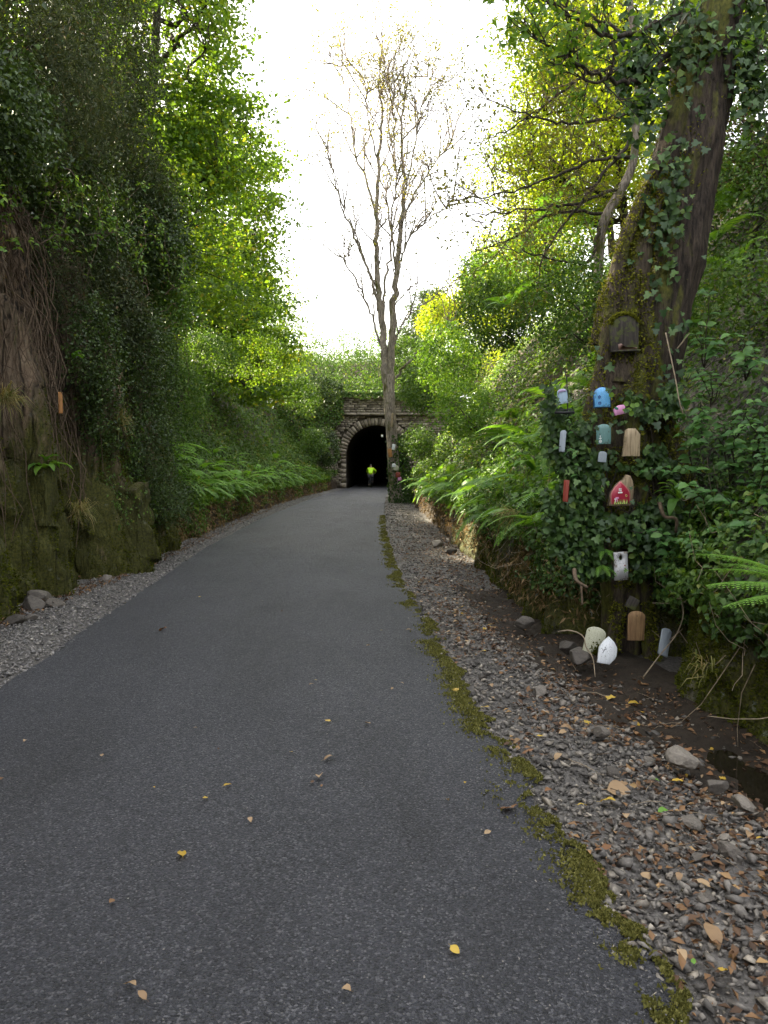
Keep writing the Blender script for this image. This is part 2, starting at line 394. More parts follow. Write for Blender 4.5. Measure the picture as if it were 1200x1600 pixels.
M['bark_big'] = barkmat('bark_big', (0.012, 0.009, 0.007), (0.070, 0.053, 0.040), 0.16, (-0.6, -0.4, 0.2))
M['bark_grey'] = barkmat('bark_grey', (0.10, 0.085, 0.07), (0.36, 0.31, 0.26), 0.2, (-0.3, -0.3, 0))
M['bark_dark'] = barkmat('bark_dark', (0.02, 0.016, 0.012), (0.07, 0.058, 0.045), 0.3)
M['bark_moss'] = barkmat('bark_mossy_root', (0.022, 0.017, 0.012), (0.085, 0.066, 0.047), 0.55, None, 1.6, ((0.035, 0.042, 0.009), (0.12, 0.12, 0.022)))
M['twig'] = plainmat('twig_wood', (0.12, 0.085, 0.055), 0.8, 0.5, 25)
M['dead_twig'] = plainmat('dead_twig', (0.24, 0.19, 0.13), 0.8, 0.4, 25)
M['stem_dark'] = plainmat('stem_dark', (0.035, 0.026, 0.018), 0.8, 0.4, 25)
def stonemat(name, stops, per_obj=False, scale=25):
    m, nt, b, out = newmat(name)
    f = objrand(nt) if per_obj else attr(nt)
    c = ramp(nt, f, stops); v = coords(nt, kind='World' if not per_obj else 'Object'); n = noise(nt, v, scale, 6, 0.65)
    c = mix(nt, 0.8, c, ramp(nt, n, [(0.3, (0.55, 0.55, 0.55)), (0.7, (1.25, 1.22, 1.18))]), 'MULTIPLY')
    nt.links.new(c, b.inputs['Base Color']); b.inputs['Roughness'].default_value = 0.75
    b.inputs['Specular IOR Level'].default_value = 0.35
    bump(nt, b, n, 0.5, 0.01); return m
M['gravel'] = stonemat('gravel_stone', [(0, (0.08, 0.078, 0.08)), (0.3, (0.17, 0.165, 0.165)), (0.6, (0.25, 0.24, 0.23)), (0.85, (0.34, 0.315, 0.285)), (1, (0.45, 0.42, 0.38))], scale=60)
M['gravel_brown'] = stonemat('gravel_brown', [(0, (0.05, 0.046, 0.042)), (0.3, (0.12, 0.112, 0.104)), (0.6, (0.20, 0.185, 0.165)), (0.85, (0.28, 0.245, 0.20)), (1, (0.42, 0.38, 0.32))], scale=60)
M['loose_stone'] = stonemat('loose_stone', [(0, (0.05, 0.044, 0.038)), (0.5, (0.11, 0.098, 0.086)), (1, (0.20, 0.18, 0.155))], True, 5)
M['masonry'] = stonemat('masonry_stone', [(0, (0.10, 0.086, 0.068)), (0.5, (0.22, 0.192, 0.155)), (1, (0.35, 0.31, 0.255))], False, 7)
M['voussoir'] = stonemat('voussoir_stone', [(0, (0.12, 0.10, 0.078)), (0.5, (0.21, 0.18, 0.145)), (1, (0.32, 0.28, 0.23))], True, 6)
M['mortar'] = soil('mortar', (0.03, 0.026, 0.021), (0.10, 0.085, 0.065), 20)
M['tunnel'] = soil('tunnel_lining', (0.035, 0.03, 0.026), (0.13, 0.11, 0.09), 4)
def watermat():
    m, nt, b, out = newmat('ditch_water')
    b.inputs['Base Color'].default_value = (0.012, 0.010, 0.007, 1); b.inputs['Roughness'].default_value = 0.06
    b.inputs['Specular IOR Level'].default_value = 0.5
    bump(nt, b, noise(nt, coords(nt, kind='World'), 14, 2), 0.15, 0.004); return m
M['water'] = watermat()

# ------------------------------------------------------------------ layout of the cutting
def curve(pts):
    xs, ys = zip(*pts); return lambda y: np.interp(np.asarray(y, float), xs, ys)
path_l = curve([(-14, -1.2), (2, -2.38), (5.2, -2.62), (10.6, -3.08), (14.4, -3.38), (22, -3.62), (34, -3.55), (48, -3.2), (54, -2.75), (58, -2.5), (110, -2.3)])
path_r = curve([(-14, 2.0), (2.1, .80), (5.8, .52), (10.6, .2), (18, .03), (25.7, 0.0), (40, .1), (52, .45), (58, .9), (110, 1.1)])
base_l = curve([(-14, -3.0), (2, -3.75), (5, -3.92), (8, -4.0), (11.2, -3.9), (14.4, -3.98), (20, -4.25), (28, -4.4), (40, -4.2), (50, -3.75), (57, -3.3)])
base_r = curve([(-14, 3.6), (2, 2.65), (4.5, 2.2), (6, 1.8), (7.5, 1.58), (12, 1.45), (18, 1.42), (30, 1.25), (45, 1.5), (54, 2.3), (57, 2.6)])
PL_ROCK = np.array([(0, -.25), (.05, .4), (.22, 1.5), (.38, 3.0), (.55, 4.4), (1.1, 5.4), (2.6, 6.6), (6.5, 9), (16, 11)])
PL_FAR = np.array([(0, -.25), (.12, .45), (.35, .75), (1.1, 1.25), (2.3, 2.4), (3.8, 4.5), (6, 7.2), (9, 9.4), (16, 11)])
PR = np.array([(0, -.3), (.08, .35), (.22, .75), (.6, 1.1), (1.6, 2.3), (3.3, 4.6), (5.6, 7.4), (9, 10.2), (18, 12)])
def bank(side, y, s):
    y = np.asarray(y, float); s = np.asarray(s, float); y, s = np.broadcast_arrays(y, s)
    i = np.clip(s.astype(int), 0, 7); f = (s - i)[..., None]
    if side < 0:
        w = sstep(13.5, 18.5, y)[..., None]
        p0 = PL_ROCK[i] * (1 - w) + PL_FAR[i] * w; p1 = PL_ROCK[i + 1] * (1 - w) + PL_FAR[i + 1] * w
        wr = 1 - w[..., 0]
    else:
        p0, p1 = PR[i], PR[i + 1]; wr = np.zeros_like(y)
    p = p0 * (1 - f) + p1 * f
    d, z = p[..., 0], p[..., 1]
    big = (fbm(y * .35, z * .35, side * 7.7, 11) - .5) * (0.25 + 0.09 * z) * 1.6
    yy = y + z * 0.10 + (vnoise(y * .9, z * .5, 0, 5) - .5) * .5
    cell = np.floor(yy / .75); fr = yy / .75 - cell
    step = _hash(cell, cell * 0 + 3, cell * 0, 21) * (1 - sstep(.82, 1, fr)) + _hash(cell + 1, cell * 0 + 3, cell * 0, 21) * sstep(.82, 1, fr)
    low = 1 - sstep(4.0, 6.5, z)
    strata = (step - .5) * .55 * wr * low + (fbm(y * 3.2, z * .7, 2.2, 31) - .5) * .42 * wr * low + (np.abs(fbm(y * 5.5, z * .9, 6.2, 33) - .5) - .12) * .45 * wr * low + (sstep(.35, .65, vnoise(y * 4.5 + 3 * vnoise(y, z, 1, 35), np.floor(z * 1.1 + y * .7), 3.3, 34)) - .5) * .13 * wr * low
    lowr = (1 - sstep(.7, 1.4, z)) * (fbm(y * 2.6, z * 2.0, 4.4 * side, 41) - .5) * .35 * (1 - wr)
    # mossy buttress standing out of the left face
    but = np.exp(-((y - 11.0) / .36) ** 2) * np.clip(1 - z / 2.6, 0, 1) * .62 * wr + np.exp(-((y - 8.6) / .8) ** 2) * np.clip(1 - z / 3.5, 0, 1) * .18 * wr
    fine = (fbm(y * 5, z * 5, side * 3.1, 51) - .5) * .10
    d = d - (big * (0.35 + .65 * sstep(0.6, 3, z)) + strata + lowr + but + fine)
    if side > 0:   # the hollow in the bank where the old tree stands
        d = d + .72 * np.exp(-((y - 6.15) / .62) ** 2) * np.exp(-(z / 1.4) ** 2) + .25 * np.exp(-((y - 5.5) / .5) ** 2) * sstep(.9, 1.6, z) * (1 - sstep(2.2, 3, z))
    x = (base_l(y) if side < 0 else base_r(y)) + side * d
    zz = z + (fbm(y * 1.1, s * 1.7, side * 2.0, 61) - .5) * .3 * sstep(.5, 3, z)
    return np.stack([x, y, zz], -1)
def bank_n(side, y, s):
    e = .06
    a = bank(side, y + e, s) - bank(side, y - e, s); b_ = bank(side, y, np.minimum(s + e, 8)) - bank(side, y, np.maximum(s - e, 0))
    n = unit(np.cross(a, b_)); sgn = np.sign(-side * n[..., 0] + n[..., 2])[..., None]
    return n * np.where(sgn == 0, 1, sgn)
def grid(mb, Pts, rnd=None):
    a, b_ = Pts.shape[:2]; i = np.arange(a - 1)[:, None] * b_; j = np.arange(b_ - 1)[None, :]
    mb.add(Pts.reshape(-1, 3), quads=np.stack([i + j, i + j + 1, i + b_ + j + 1, i + b_ + j], -1).reshape(-1, 4), rnd=rnd)

# ground sheet
mb = MB(); g = 400
mb.add([(-g, -g, -.45), (g, -g, -.45), (g, g, -.45), (-g, g, -.45)], quads=[(0, 1, 2, 3)])
mb.build('ground', M['soil'], kind='structure')
# asphalt path
ys = np.concatenate([np.arange(-8, 1.5, .2), np.arange(1.5, 14, .04), np.arange(14, 25, .12), np.arange(25, 110, .6)])
mb = MB(); us = np.linspace(0, 1, 25)
XL = path_l(ys) + (fbm(ys * 1.5, 0, 0, 71) - .5) * .08; edge_r = lambda y: path_r(y) + (1 - .7 * sstep(8, 16, y)) * (fbm(np.asarray(y) * 2.2, 0, 3, 72) - .5) * .15 + (1 - .8 * sstep(8, 16, y)) * (fbm(np.asarray(y) * 9, 0, 3, 73) - .5) * .16; XR = edge_r(ys)
X = XL[:, None] * (1 - us) + XR[:, None] * us
Z = 0.02 * np.sin(us * np.pi)[None, :] - .012 + 0 * X + (fbm(X * .8, ys[:, None] * .8, 0, 74) - .5) * .015
grid(mb, np.stack([X, ys[:, None] + 0 * X, Z], -1))
edge = np.stack([np.stack([XR, ys, Z[:, -1]], -1), np.stack([XR + .03, ys, Z[:, -1] - .06], -1)], 1); grid(mb, edge)
edge = np.stack([np.stack([XL - .03, ys, Z[:, 0] - .06], -1), np.stack([XL, ys, Z[:, 0]], -1)], 1); grid(mb, edge)
mb.build('path', M['asphalt'], kind='structure', smooth=True)
# verges (gravel bed under the loose stones)
def verge_z(x, y, side):
    x = np.asarray(x, float); y = np.asarray(y, float)
    if side > 0:
        t = (x - path_r(y)) / np.maximum(base_r(y) - path_r(y), .1)
        ditch = np.exp(-((t - .82) / (.16 + .12 * fbm(y * 1.3, 0, 0, 85))) ** 2) * (1 - sstep(9, 13, y)) * (.06 + .075 * (1 - sstep(4.4, 5.6, y)) + .14 * (fbm(x * 2.6, y * 2.6, 1, 86) - .4))
        return -.035 - ditch - .03 * np.clip(t, 0, 1) + (fbm(x * 2.2, y * 2.2, 0, 81) - .5) * .09
    return -.03 + (fbm(x * 2, y * 2, 0, 82) - .5) * .05
for side, nm, mt in ((-1, 'verge_left', 'gravel_bed'), (1, 'verge_right', 'gravel_bed')):
    ys2 = np.concatenate([np.arange(-8, 14, .1), np.arange(14, 57, .5)]); us2 = np.linspace(0, 1, 24)
    a = (path_r(ys2) - .25) if side > 0 else (base_l(ys2) - .9); b_ = (base_r(ys2) + .9) if side > 0 else (path_l(ys2) + .25)
    X = a[:, None] * (1 - us2) + b_[:, None] * us2; Yg = ys2[:, None] + 0 * X
    mb = MB(); grid(mb, np.stack([X, Yg, np.where(True, verge_z(X, Yg, side), 0)], -1)); mb.build(nm, M[mt], kind='structure', smooth=True)
# wet dark mud of the ditch, laid over the verge, and its water
ysd = np.arange(2.6, 10, .05); usd = np.linspace(.45, 1.25, 34)
X = path_r(ysd)[:, None] + (base_r(ysd) - path_r(ysd))[:, None] * usd; Yg = ysd[:, None] + 0 * X
lift = -.03 + .05 * sstep(.46, .58, usd)[None, :] * (.5 + fbm(X * 5, Yg * 5, 0, 83)) + .012 * fbm(X * 22, Yg * 22, 0, 84)
mb = MB(); grid(mb, np.stack([X, Yg, verge_z(X, Yg, 1) + lift], -1)); mb.build('ditch_mud', M['wet_soil'], kind='structure', smooth=True)
mb = MB(); yw = np.arange(3.0, 7.4, .15)
xa = path_r(yw) + (base_r(yw) - path_r(yw)) * .5; xb = base_r(yw) + .1
mb2 = np.stack([np.stack([xa, yw, 0 * yw - .165], -1), np.stack([xb, yw, 0 * yw - .165], -1)], 1); grid(mb, mb2)
mb.build('ditch_water', M['water'], kind='structure')

# banks
def bank_mesh(side, y0, y1, dy, name, mat, ss):
    yy = np.arange(y0, y1, dy); mb = MB(); grid(mb, bank(side, yy[:, None], ss[None, :])); return mb.build(name, mat, kind='structure', smooth=True)
sf = np.concatenate([np.linspace(0, 5, 150), np.linspace(5.05, 8, 25)])
bank_mesh(-1, 4, 17, .052, 'rock_face', M['rock'], sf)
bank_mesh(-1, -12, 4.03, .3, 'bank_left_near', M['rock'], sf[::3])
bank_mesh(-1, 16.97, 58, .25, 'bank_left', M['soil'], sf[::2])
bank_mesh(1, 2, 16, .08, 'bank_right', M['rock_right'], np.concatenate([np.linspace(0, 4, 70), np.linspace(4.05, 8, 40)]))
bank_mesh(1, -12, 2.03, .3, 'bank_right_near', M['rock_right'], sf[::3])
bank_mesh(1, 15.97, 58, .25, 'bank_right_far', M['soil'], sf[::2])

# slabs standing proud of the left face, pieces one can pick out
RF = [o for o in bpy.data.objects if o.name == 'rock_face'][0]; ORIGIN['rock_face'] = (0, 0, 0)
for i in range(46):
    y0 = 5.6 + 10.2 * ((i * .618) % 1); s0 = RNG.uniform(.7, 3.9); 
    if s0 > 2.4 and y0 < 10.5 and i % 2: continue
    w = RNG.uniform(.22, .6); hgt = RNG.uniform(.5, 1.7); th = RNG.uniform(.10, .2); c = bank(-1, y0, s0)
    mb = MB(); lean = RNG.normal() * .10; yaw = RNG.normal() * .35
    def face(u_, v_, w_):
        tp_ = 1 - .35 * np.clip(w_, -1, 1) * RNG_s; a = u_ * w * .5 * tp_; b_ = v_ * th * .5; e = w_ * hgt * .5 + .14 * u_ * w * slant
        nz = (fbm(a * 6 + i, b_ * 6, e * 3, 400 + i) - .5) * .20; a = a + nz + (fbm(a * 14, b_ * 14, e * 9, 470 + i) - .5) * .09; b_ = b_ + nz * .8 + (fbm(a * 12, i, e * 11, 440 + i) - .5) * .10
        X_ = math.cos(yaw) * b_ - math.sin(yaw) * a; Y_ = math.sin(yaw) * b_ + math.cos(yaw) * a
        return np.stack([c[0] + X_ - e * .07 - .06, c[1] + Y_ + e * lean, c[2] + e], -1)
    RNG_s, slant = RNG.uniform(-.3, 1), RNG.uniform(-1.5, 1.5)
    g1 = np.linspace(-1, 1, 6); g2 = np.linspace(-1, 1, 3); g3 = np.linspace(-1, 1, 15)
    A, B = np.meshgrid(g1, g3, indexing='ij'); grid(mb, face(A, 1 + 0 * A, B)); grid(mb, face(A, -1 + 0 * A, B)[::-1])
    A, B = np.meshgrid(g2, g3, indexing='ij'); grid(mb, face(1 + 0 * A, A, B)[::-1]); grid(mb, face(-1 + 0 * A, A, B))
    A, B = np.meshgrid(g1, g2, indexing='ij'); grid(mb, face(A, B, 1 + 0 * A)); grid(mb, face(A, B, -1 + 0 * A)[::-1])
    mb.build('rock_slab', M['rock'], RF)
# hillside over the tunnel
def hill_z(x, y):
    return 6.3 + 5.0 * sstep(57, 72, y) + 1.5 * sstep(70, 120, y) + (fbm(x * .15, y * .15, 0, 91) - .5) * 2.0 + .02 * np.abs(x) ** 1.6
hx = np.linspace(-40, 40, 60); hy = np.linspace(56.55, 130, 50)
XX, YY = np.meshgrid(hx, hy, indexing='ij'); mb = MB(); grid(mb, np.stack([XX, YY, hill_z(XX, YY)], -1)); mb.build('hillside', M['soil'], kind='structure', smooth=True)

# ------------------------------------------------------------------ tunnel portal
TX, TY, TR, TSP = -.57, 56.0, 2.2, 2.35
def arch_pts(r, n=24, legs=True):
    th = np.linspace(np.pi, 0, n + 1); p = [(TX + r * math.cos(t), TSP + r * math.sin(t)) for t in th]
    return ([(TX - r, -.44)] + p + [(TX + r, -.44)]) if legs else p
por = thing('tunnel_portal', 'stone arched tunnel mouth with parapet at the end of the path', 'tunnel', (TX, TY, 0))
mb = MB()     # lining: vault running back into the hill, closed far inside
ap = np.array(arch_pts(TR + .02)); yy = np.linspace(TY + .02, TY + 60, 40)
grid(mb, np.stack([np.broadcast_to(ap[None, :, 0], (40, len(ap))), np.broadcast_to(yy[:, None], (40, len(ap))), np.broadcast_to(ap[None, :, 1], (40, len(ap)))], -1))
c0 = len(ap); mb.add(np.concatenate([np.c_[ap[:, 0], np.full(c0, TY + 60), ap[:, 1]], [[TX, TY + 60, 1.5]]]), tris=[(c0, k, (k + 1) % c0) for k in range(c0)])
mb.build('lining', M['tunnel'], por)
mb = MB()     # backing wall with the arch cut out
ro = TR + .01; ap = np.array(arch_pts(ro)); top = 6.55
outer = np.array([(np.clip(TX + (p[0] - TX) * 50, -8, 6), -.3 if p[1] < 0 else top) if abs(p[0] - TX) > 1e-6 else (TX, top) for p in ap])
outer[0] = (-8, -.3); outer[-1] = (6, -.3); outer[1:-1, 0] = np.linspace(-8, 6, len(ap) - 2); outer[1:-1, 1] = top
k = len(ap)
for yv, fl in ((TY + .06, False), (TY + .9, True)):
    vv = np.concatenate([np.c_[ap[:, 0], np.full(k, yv), ap[:, 1]], np.c_[outer[:, 0], np.full(k, yv), outer[:, 1]]])
    mb.add(vv, quads=[(i, i + 1, k + i + 1, k + i) for i in range(k - 1)])
mb.build('backing_wall', M['mortar'], por)
mb = MB()     # rubble courses, every stone real, many of them
z = 0.0
while z < 5.2:
    h = RNG.uniform(.13, .21); x = -6.5
    while x < 4.6:
        w = RNG.uniform(.2, .55); cx, cz = x + w / 2, z + h / 2
        rr = math.hypot(cx - TX, max(cz - TSP, 0)); inside = (rr < TR + .60 + w * .25) if cz > TSP else (abs(cx - TX) < TR + .28 + w / 2)
        if not inside: box(mb, (cx, TY + .04 - RNG.uniform(0, .05), cz), (w - .025, .16, h - .022), rnd=RNG.random(), jit=.008)
        x += w
    z += h
mb.build('rubble_stone', M['masonry'], por, kind='stuff')
mb = MB(); z = 5.46
while z < 6.5:
    h = RNG.uniform(.12, .19); x = -6.5
    while x < 4.6:
        w = RNG.uniform(.25, .6); box(mb, (x + w / 2, TY - .04 - RNG.uniform(0, .04), z + h / 2), (w - .02, .5, h - .018), rnd=RNG.random() * .9, jit=.01); x += w
    z += h
mb.build('parapet', M['masonry'], por, kind='stuff')
mb = MB(); x = -6.5
while x < 4.6:
    w = RNG.uniform(.7, 1.1); box(mb, (x + w / 2, TY - .09, 5.34), (w - .015, .46, .17), rnd=.55 + .3 * RNG.random(), jit=.008); x += w
mb.build('string_course', M['masonry'], por)
mb = MB(); x = -6.5
while x < 4.6:
    w = RNG.uniform(.7, 1.2); box(mb, (x + w / 2, TY - .02, 6.62), (w - .015, .62, .16), rnd=.3 + .4 * RNG.random(), jit=.012); x += w
mb.build('coping', M['masonry'], por)
NV = 31
for i in range(NV):
    a0, a1 = math.pi * i / NV + .006, math.pi * (i + 1) / NV - .006
    r0, r1 = TR, TR + .56 + RNG.uniform(-.07, .08); yf = TY - .03 - RNG.uniform(0, .04)
    mb = MB(); vs = []
    for yv in (yf, TY + .5):
        for (r, a) in ((r0, a0), (r0, a1), (r1, a1), (r1, a0)): vs.append((TX - r * math.cos(a), yv, TSP + r * math.sin(a)))
    mb.add(vs, quads=[(0, 1, 2, 3), (7, 6, 5, 4), (0, 4, 5, 1), (1, 5, 6, 2), (2, 6, 7, 3), (3, 7, 4, 0)]); mb.build('voussoir', M['voussoir'], por)
for sx in (-1, 1):
    z = 0
    while z < TSP - .02:
        h = min(RNG.uniform(.26, .4), TSP - z); w = RNG.uniform(.28, .5)
        if TSP - z - h < .12: h = TSP - z
        mb = MB(); box(mb, (TX + sx * (TR + w / 2), TY + .2, z + h / 2), (w, .52, h - .02), jit=.008); mb.build('jamb_stone', M['voussoir'], por); z += h
# wing walls of rubble running out from the portal
for sx, xa, xb in ((-1, -3.55, -4.5), (1, 2.7, 3.4)):
    wg = thing('wing_wall', ('rubble wing wall on the dark ivy side of the tunnel mouth' if sx < 0 else 'rubble wing wall behind the bare tree beside the tunnel mouth'), 'wall', (xa, TY, 0), 'wing walls of the tunnel')
    mb = MB(); z = 0
    while z < 4.8:
        h = RNG.uniform(.14, .22); t = 0
        while t < 5.5:
            w = RNG.uniform(.25, .6); tt = (t + w / 2) / 5.5
            if z < (3.4 if sx < 0 else 4.6) - 2.6 * tt:
                ang = math.atan2((xb - xa), 5.5); rot = np.array(Euler((0, 0, ang)).to_matrix())
                box(mb, (xa + (xb - xa) * tt + sx * .15, TY - .1 - 5.5 * tt, z + h / 2), (.5, w - .02, h - .02), rot=rot, rnd=RNG.random(), jit=.01)
            t += w
        z += h
    mb.build('rubble_stone', M['masonry'], wg, kind='stuff')

# ------------------------------------------------------------------ plants: generators
def blob_points(n, c, r, shell=.55):
    d = unit(RNG.normal(size=(n, 3))); rad = (shell + (1 - shell) * RNG.random(n)) ** .8
    return np.asarray(c) + d * rad[:, None] * np.asarray(r), d
def cluster_leaves(mb, centres, dirs, per, spread, L, ratio=.62, up=.7, droop=.25, hue=None):
    n = len(centres); C = np.repeat(centres, per, 0)
    sp = np.asarray(spread) * RNG.uniform(.6, 1.2, (n, 1)); off = RNG.normal(size=(n * per, 3)) * np.repeat(np.broadcast_to(sp, (n, 3)), per, 0)
    N = RNG.normal(size=(n * per, 3)) * .6 + np.array([0, 0, up]) + np.repeat(dirs, per, 0) * .35
    h = np.repeat(RNG.uniform(.1, .75, n) if hue is None else hue, per) + RNG.normal(size=n * per) * .15
    ls = L * RNG.uniform(.6, 1.25, n * per)
    leaves(mb, C + off, N, ls, ls * ratio, np.clip(h, 0, 1), droop=droop)

def wander(p0, p1, n, amp, bow=(0, 0, 0)):
    p0 = np.asarray(tuple(p0)); p1 = np.asarray(tuple(p1)); t = np.linspace(0, 1, n)[:, None]
    p = p0 + (p1 - p0) * t + np.asarray(bow) * (4 * t * (1 - t))
    j = RNG.normal(size=(n, 3)) * amp; j[0] = 0; j[-1] = 0
    return p + j
def make_tree(name, label, cat, base, trunk, crown, nclu, per, L, mats, spread=(.55, .55, .28), r0=.25, group=None, nlimb=14, up=.7, profile=None, shell=.45, fill=None):
    """trunk: points; crown: list of (centre, radii) ellipsoids sharing nclu clusters"""
    t = thing(name, label, cat, base, group)
    tp = smooth_path(trunk, 14); tr = np.linspace(r0, r0 * .25, 14)
    mbw = MB(); tube(mbw, tp, tr, 8, rough=.12)
    cs, ds = [], []
    tot = sum(r[0] * r[1] * r[2] for _, r in crown)
    for c, r in crown:
        k = max(3, int(nclu * r[0] * r[1] * r[2] / tot)); a, b_ = blob_points(k, c, r, shell); cs.append(a); ds.append(b_)
    cs = np.concatenate(cs); ds = np.concatenate(ds)
    lp = [tp]
    idx = RNG.choice(len(cs), min(nlimb, len(cs)), replace=False)
    mbl = MB()
    for i in idx:
        e = cs[i]; hd = np.linalg.norm(e[:2] - tp[:, :2], axis=1); zt = e[2] - .45 * hd
        k = int(np.argmin(np.abs(tp[:, 2] - zt))); k = min(max(k, 2), 12)
        q = wander(tp[k], e, 9, .12, (0, 0, .12 * np.linalg.norm(e - tp[k]) * RNG.uniform(-.6, 1)))
        tube(mbl, q, np.linspace(min(tr[k] * .75, .17), .025, 9), 5); lp.append(q)
    allp = np.concatenate(lp)
    for i in range(len(cs)):
        d = np.linalg.norm(allp - cs[i], axis=1); j = int(np.argmin(d + np.maximum(0, allp[:, 2] - cs[i][2]) * .8))
        q = wander(allp[j], cs[i], 5, .06, (0, 0, .06 * d[j])); tube(mbl, q, np.linspace(.028, .008, 5), 3)
    mbw.build('trunk', mats[0], t, smooth=True); mbl.build('branches', mats[0], t, smooth=True, kind='stuff')
    mbf = MB(); cluster_leaves(mbf, cs, ds, per, spread, L, up=up)
    mbf.build('crown', mats[1], t, kind='stuff')
    return t
def make_shrub(name, label, cat, base, blobs, n, L, mat, group=None, ratio=.6, spread=.16, per=14, up=.5, stems=8, droop=.3, shell=.5, stem_mat='stem_dark'):
    t = thing(name, label, cat, base, group); tot = sum(r[0] * r[1] * r[2] for _, r in blobs)
    cs, ds = [], []
    for c, r in blobs:
        k = max(2, int(n / per * r[0] * r[1] * r[2] / tot)); a, b_ = blob_points(k, c, r, shell); cs.append(a); ds.append(b_)
    cs = np.concatenate(cs); ds = np.concatenate(ds)
    mbs = MB()
    for i in RNG.choice(len(cs), min(stems, len(cs)), replace=False):
        q = wander(np.asarray(base) + RNG.normal(size=3) * (.08, .08, .02), cs[i], 7, .05, (0, 0, .1)); tube(mbs, q, np.linspace(.018, .004, 7), 4)
    mbs.build('stems', M[stem_mat], t, smooth=True)
    mb = MB(); cluster_leaves(mb, cs, ds, per, (spread,) * 3, L, ratio, up, droop); mb.build('foliage', M[mat], t, kind='stuff')
    return t
def scatter(side, n, y0, y1, s0, s1, power=1.0, dens=None):
    u = RNG.random(n); y = (y0 ** (1 - power) + u * (y1 ** (1 - power) - y0 ** (1 - power))) ** (1 / (1 - power)) if power != 1 else y0 * (y1 / y0) ** u
    s = RNG.uniform(s0, s1, n)
    if dens is not None:
        k = RNG.random(n) < dens(y, s); y, s = y[k], s[k]
    return bank(side, y, s), bank_n(side, y, s), y, s

# ------------------------------------------------------------------ the bare tree by the tunnel (centre)
def twigs(mbw, mbt, ends, p, d, length, rad, depth):
    n = 6; pts = [np.asarray(p, float)]; dd = unit(np.asarray(d, float))
    for k in range(n):
        dd = unit(dd + RNG.normal(size=3) * .16 + np.array([0, 0, .07])); pts.append(pts[-1] + dd * length / n)
    tube(mbt if depth < 2 else mbw, pts, np.linspace(rad, rad * .4, n + 1), 4 if depth > 0 else 3)
    if depth == 0:
        ends.append(pts[-1]); ends.append(pts[-3]); return
    for k in range(RNG.integers(2, 5)):
        i = RNG.integers(1, n + 1); a = unit(dd + RNG.normal(size=3) * .62 + np.array([0, 0, .12]))
        twigs(mbw, mbt, ends, pts[i], a, length * RNG.uniform(.5, .8), max(rad * .55, .006), depth - 1)
CT = P(618, 792, 33)
ct = thing('bare_tree', 'tall nearly bare tree with several upright stems in front of the tunnel mouth', 'tree', (CT.x, 33, -.1))
mbw, mbt, ends = MB(), MB(), []
def limb(px, D0, D1, r0, r1, kids, depth=2, ln=2.1):
    r0 *= .84
    kids = int(kids * 1.35)
    k = len(px); pts = [P(a, b_, D0 + (D1 - D0) * i / (k - 1)) for i, (a, b_) in enumerate(px)]
    q = smooth_path(pts, 6 * k); q[1:-1] += RNG.normal(size=q[1:-1].shape) * .035
    tube(mbw, q, np.linspace(r0, r1, len(q)), 7, rough=.12, seed=int(r0 * 1000))
    for _ in range(kids):
        i = RNG.integers(int(len(q) * .25), len(q)); dd = q[min(i + 1, len(q) - 1)] - q[max(i - 1, 0)]
        d = unit(unit(dd) + RNG.normal(size=3) * .5 + np.array([0, 0, .1])); twigs(mbw, mbt, ends, q[i], d, ln * RNG.uniform(.5, 1.25), .034, depth)
    twigs(mbw, mbt, ends, q[-1], unit(q[-1] - q[-3]), ln * .8, r1, depth)
mbtr = MB()
tk = smooth_path([P(622, 800, 33), P(616, 740, 33), P(613, 690, 33), P(609, 640, 33), P(607, 585, 33)], 24)
tube(mbtr, tk, np.interp(np.linspace(0, 1, 24), [0, .12, .5, 1], [.36, .27, .235, .245]), 14, rough=.14)
limb([(604, 600), (598, 520), (590, 430), (588, 330), (592, 240), (597, 190), (592, 120), (596, 75)], 33, 33.4, .20, .02, 10)
limb([(611, 600), (613, 520), (619, 430), (628, 345), (631, 295), (628, 190), (640, 110)], 33, 32.5, .21, .02, 10)
limb([(594, 490), (577, 425), (558, 380), (540, 335), (524, 285), (512, 235)], 33.1, 32, .085, .015, 7)
limb([(588, 340), (572, 285), (556, 240), (545, 170), (532, 105)], 33.2, 34.2, .07, .012, 8)
limb([(602, 570), (583, 500), (560, 445), (535, 405), (508, 375), (482, 348)], 33, 31.5, .07, .012, 5)
limb([(618, 590), (650, 555), (690, 520), (724, 472), (745, 420)], 33, 31.5, .08, .015, 4)
limb([(618, 440), (640, 372), (672, 340), (700, 322), (716, 290)], 32.8, 32, .06, .012, 8)
limb([(628, 345), (655, 292), (682, 250), (716, 212)], 32.6, 33.5, .055, .012, 8)
limb([(630, 310), (645, 240), (655, 190), (668, 120)], 32.6, 33.2, .05, .01, 8)
limb([(590, 255), (577, 190), (567, 110)], 33.3, 32.8, .05, .01, 6)
limb([(612, 545), (630, 505), (652, 482), (672, 470)], 33, 32.2, .06, .012, 3)
limb([(597, 520), (603, 440), (612, 380), (604, 300), (615, 230), (612, 150)], 33, 33.8, .075, .012, 8)
limb([(620, 430), (612, 340), (620, 280), (608, 200), (618, 120)], 32.9, 32.3, .06, .012, 7)
mbtr.build('trunk', M['bark_grey'], ct, smooth=True)
mbw.build('limbs', M['bark_grey'], ct, smooth=True); mbt.build('twigs', M['twig'], ct, kind='stuff')
E = np.asarray(ends); E = E[E[:, 2] > 8]; k = RNG.random(len(E)) < np.clip((E[:, 2] - 7) / 12, .15, .95); E = E[k]
mb = MB(); cluster_leaves(mb, E, np.zeros_like(E), 5, (.15, .15, .12), .12, .55, .3); mb.build('crown', M['olive'], ct, kind='stuff')
